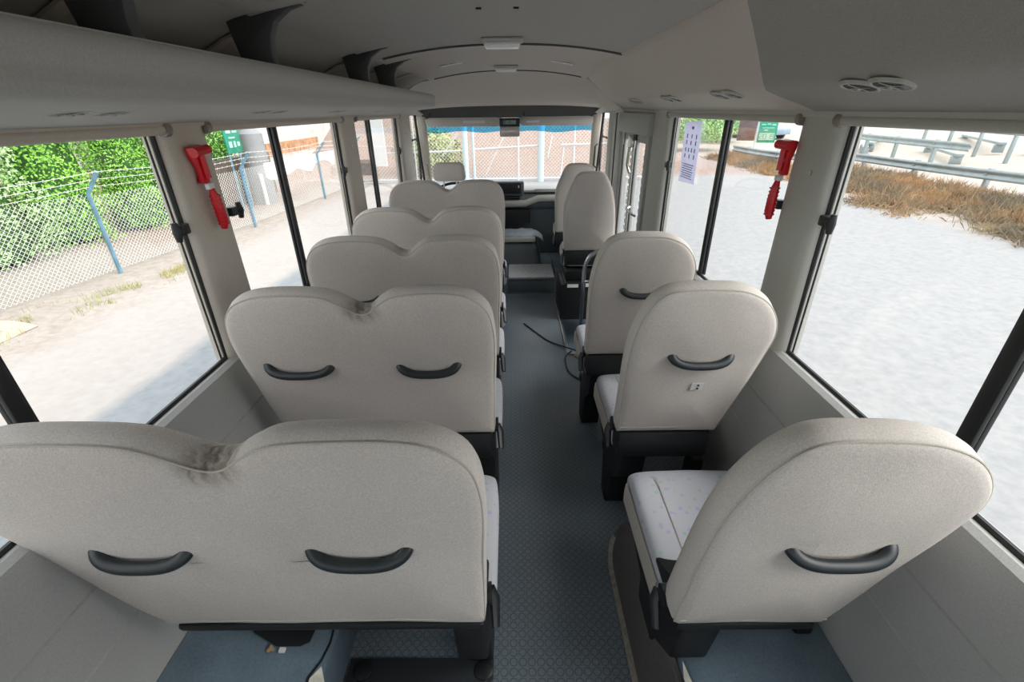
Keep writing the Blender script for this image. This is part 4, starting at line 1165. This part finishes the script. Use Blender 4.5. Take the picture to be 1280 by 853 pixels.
# ---- small things on the left ground
mb = MB()
rnd = random.Random(3)
for k in range(2600):
    y = rnd.uniform(4.3, 8.6); x = -7.05 + .12 * (y - 5) + .55 + rnd.gauss(0, .18) + (.25 if y > 6.2 else 0)
    if noise.noise(Vector((x * 2, y * 1.6, 5))) < -.08: continue
    h = rnd.uniform(.04, .14); a = rnd.uniform(0, 2 * PI); l = rnd.uniform(.02, .07)
    p = Vector((x, y, GZ)); mb.add([p, p + Vector((.007, .004, 0)), p + Vector((l * math.cos(a), l * math.sin(a), h))], [(0, 1, 2)])
tag(mb.build('grass_tufts', leafmat('dry_green_grass', (.32, .36, .14), (.42, .33, .16), 1.2), smooth=False), 'thin grass and weeds growing along the fence foot', 'grass', kind='stuff')
mb = MB().grid([[(-6.95 + .75 * i / 6, 4.75 + .55 * j / 5 + .1 * i / 6, GZ + .03 + .10 * math.sin(i / 6 * PI) * (j / 5)) for i in range(7)] for j in range(6)])
tag(mb.build('cardboard_sheet', mat('tan_cardboard', (.50, .42, .32), .8), solid=.008), 'curved tan cardboard sheet lying on the sand by the fence', 'cardboard')

# ---- right side: dry bushes, guardrails, signs, car
def brush():
    r = random.Random(12); mb = MB()
    for k in range(640):
        y = 7.2 + 19.5 * r.random()
        xe = 10.15 + (0 if y < 14 else (y - 14) * .05) - (.5 if 10.5 < y < 13 else 0)
        x = xe + r.random() ** 1.1 * (3.7 if y < 20 else 1.9)
        if noise.noise(Vector((x * .7, y * .5, 3))) < -.36: continue
        z = gh(x, y) - .02; sc = r.uniform(.6, 1.25) * (.75 + .25 * min(1, (x - xe) / 1.5))
        for i in range(75):
            th = r.uniform(0, 2 * PI); el = r.uniform(.35, 1.5); L_ = r.uniform(.22, .52) * sc
            o = Vector((x + r.gauss(0, .22), y + r.gauss(0, .22), z)); d = Vector((math.cos(th) * math.cos(el), math.sin(th) * math.cos(el), math.sin(el)))
            sd = d.cross(Vector((0, 0, 1))).normalized() * .008
            m_ = o + d * L_ * .6 + Vector((0, 0, .02))
            mb.add([o - sd, o + sd, m_ + sd * .7, o + d * L_ - Vector((0, 0, .03)), m_ - sd * .7], [(0, 1, 2, 3, 4)])
    return mb
BRUSH = mat('dry_brush', (.50, .32, .17), .9, noise_amt=.35, noise_scale=6, col2=(.27, .23, .17), col2_scale=.55, col2_fac=(.42, .60), spec=.1)
nt_ = BRUSH.node_tree; b_ = nt_.nodes['Principled BSDF']
n2 = nt_.nodes.new('ShaderNodeTexNoise'); n2.inputs['Scale'].default_value = 1.7; n2.inputs['Detail'].default_value = 3
mr_ = nt_.nodes.new('ShaderNodeMapRange'); mr_.inputs[1].default_value = .55; mr_.inputs[2].default_value = .68
mx_ = nt_.nodes.new('ShaderNodeMix'); mx_.data_type = 'RGBA'; mx_.inputs[7].default_value = (.46, .38, .24, 1)
tc_ = nt_.nodes.new('ShaderNodeTexCoord'); nt_.links.new(tc_.outputs['Object'], n2.inputs['Vector']); nt_.links.new(n2.outputs['Fac'], mr_.inputs[0])
nt_.links.new(mr_.outputs[0], mx_.inputs[0]); nt_.links.new(b_.inputs['Base Color'].links[0].from_socket, mx_.inputs[6]); nt_.links.new(mx_.outputs[2], b_.inputs['Base Color'])
tag(brush().build('dry_brush', BRUSH, smooth=False), 'band of dry orange and grey brown brush between pale lot and guardrail', 'brush', kind='stuff')
GALV = mat('galvanised_rail', (.30, .35, .36), .45, .4, noise_amt=.12, noise_scale=3)
def guardrail(path, top, label, spacing=2.6, name='guardrail', hbeam=.30, posts=True, first=.6):
    t = thing(name, label, 'guardrail', (path[0][0], path[0][1], GZ)); org = Vector((path[0][0], path[0][1], GZ))
    P_ = catmull([Vector((x, y, 0)) for x, y in path], 8, False)
    prof = [(0, .0), (-.04, .03), (-.04, .08), (.02, .12), (.02, .18), (-.04, .22), (-.04, .27), (0, .30)]
    rows = []
    for i, p in enumerate(P_):
        a = P_[max(0, i - 1)]; b = P_[min(len(P_) - 1, i + 1)]; d = (b - a).normalized(); n_ = Vector((-d.y, d.x, 0))
        rows.append([tuple(p + n_ * (-o_) * 1.0 + Vector((0, 0, top - hbeam + z_)) - org) for o_, z_ in prof])
    MB().grid(rows).build('rail_beam', GALV, t, solid=.012, angle=60)
    if posts:
        dist = first; acc = 0
        for i in range(1, len(P_)):
            L_ = (P_[i] - P_[i - 1]).length
            if acc + L_ >= dist:
                q = P_[i - 1].lerp(P_[i], (dist - acc) / L_) + Vector((.14, 0, 0)); dist += spacing
                mb = MB().box((q.x - .07, q.y - .05, gh(q.x, q.y) - .2), (q.x + .07, q.y + .05, top + .02)); mb.box((q.x - .14, q.y - .05, top - .28), (q.x - .05, q.y + .05, top - .04))
                mb.v = [tuple(Vector(v) - org) for v in mb.v]
                mb.build('rail_post', GALV, t, bevel=.004)
            acc += L_
    return t
guardrail([(15.6, 8.0), (14.6, 12.5), (14.2, 16.5), (14.2, 22.5)], -.16, 'long grey steel guardrail behind the orange brush at right', first=1.5)
guardrail([(13.2, 19.5), (12.0, 22.5), (11.9, 26.5)], -.22, 'grey steel guardrail seen left of the right hammer', first=.5)
guardrail([(17.2, 18.5), (18.0, 24.5), (18.6, 27)], .28, 'second grey guardrail set higher on the sand behind the first', first=2)
guardrail([(19, 14.5), (22, 23), (24, 30)], .66, 'pale guardrail near the top of the right window', first=2)
rnd = random.Random(5)
for k, (x, y, a, L_) in enumerate(((21, 24, .5, 6), (23, 20, .42, 7), (25.5, 27, .55, 8), (22, 30, .7, 6), (27, 23, .4, 7), (20, 28, .6, 4))):
    d = Vector((math.sin(a), math.cos(a), .02)) * L_ / 2
    c = Vector((x, y, gh(x, y) + .35))
    mb = MB().box((-.14, -L_ / 2, -.06), (.14, L_ / 2, .06)); mb.box((-.2, -L_ / 2 + .3, -.42), (.2, -L_ / 2 + .5, -.06)); mb.box((-.2, L_ / 2 - .5, -.42), (.2, L_ / 2 - .3, -.06))
    o = mb.build('steel_beam', GALV, bevel=.02); o.location = c; o.rotation_euler = (0, 0, -a)
    tag(o, ['grey steel beam stored on blocks behind the guardrails', 'long steel beam on blocks, nearest of the stored beams', 'steel beam on blocks farthest up the sand', 'steel beam on blocks at the far left of the stored beams', 'steel beam on blocks at the right top of the sand', 'short steel beam on blocks by the second guardrail'][k], 'beam', 'steel beams stored on the sand')
t = thing('road_sign', 'green and white road sign beside a brown board on a pale post', 'sign', (13.75, 28.0, 0), rot=(0, 0, math.radians(-22)))
MB().box((.05, -.03, -.22), (.95, .03, .85)).build('green_board', mat('sign_green', (.01, .30, .17), .5), t, bevel=.01)
mb = MB(); mb.box((.12, -.036, -.08), (.88, -.031, .28)); mb.build('pale_panel', mat('sign_pale', (.40, .58, .45), .6), t, smooth=False)
mb = MB()
def dig(ch, x, z, s):
    for c_ in {'2': 'abged', '0': 'abcdef', '1': 'bc', '9': 'abcdfg'}[ch]:
        c = {'a': (0, s, 1), 'g': (0, 0, 1), 'd': (0, -s, 1), 'b': (.6 * s, s / 2, 0), 'c': (.6 * s, -s / 2, 0), 'f': (-.6 * s, s / 2, 0), 'e': (-.6 * s, -s / 2, 0)}[c_]
        if c[2]: mb.box((x - .6 * s, -.040, z + c[1] - .012), (x + .6 * s, -.036, z + c[1] + .012))
        else: mb.box((x + c[0] - .014, -.040, z + c[1] - s / 2), (x + c[0] + .014, -.036, z + c[1] + s / 2))
for ch, x in zip('2019', (.22, .40, .60, .78)): dig(ch, x, .10, .11)
mb.build('digits', mat('sign_digits', (.12, .30, .20), .6), t, smooth=False)
mb = MB()
for a, b, c, d in ((.14, .36, .68, .73), (.42, .60, .70, .75), (.66, .86, .66, .72), (.2, .8, .52, .55), (.3, .5, .40, .44)): mb.box((a, -.036, c), (b, -.031, d))
mb.build('pale_script', mat('sign_script', (.45, .62, .52), .6), t, smooth=False)
MB().box((-1.0, -.03, -.12), (-.10, .03, .90)).build('brown_board', mat('brown_board', (.13, .075, .06), .7, noise_amt=.2, noise_scale=5), t, bevel=.01)
MB().tube([(-.02, .06, GZ - .2), (-.02, .06, .85)], .06, 10).build('sign_post', PWHITE, t)
# distant parked car and low white walls
t = thing('parked_car', 'small blue grey car parked far across the lot', 'car', (19.2, 39.0, gh(19.2, 39) - .0), rot=(0, 0, .5))
cb = MB().extr([(-2.1, .35), (-2.1, .75), (-1.5, .88), (-.9, .95), (1.4, .95), (2.0, .85), (2.1, .5), (2.1, .3)], 'x', -.85, .85); cb.build('car_body', mat('car_paint', (.20, .28, .36), .3), t, bevel=.06)
MB().extr([(-1.0, .93), (-.5, 1.4), (.9, 1.42), (1.4, .93)], 'x', -.72, .72).build('cabin', mat('car_windows', (.04, .05, .06), .1), t, bevel=.05)
for x in (-.82, .82):
    for y in (-1.35, 1.3): MB().tube([(x - .1, y, .32), (x + .1, y, .32)], .32, 18).build('wheel', BLACK, t)
t = thing('white_shed', 'low white building with terracotta roof beyond the road sign', 'building', (0, 0, 0))
MB().box((22, 52, -1), (38, 58, 1.9)).build('walls', mat('shed_wall', (.55, .52, .50), .8), t, bevel=.02)
MB().extr([(51.6, 1.9), (55, 2.9), (58.4, 1.9)], 'x', 21.6, 38.4).build('roof', mat('terracotta', (.48, .22, .14), .8), t)
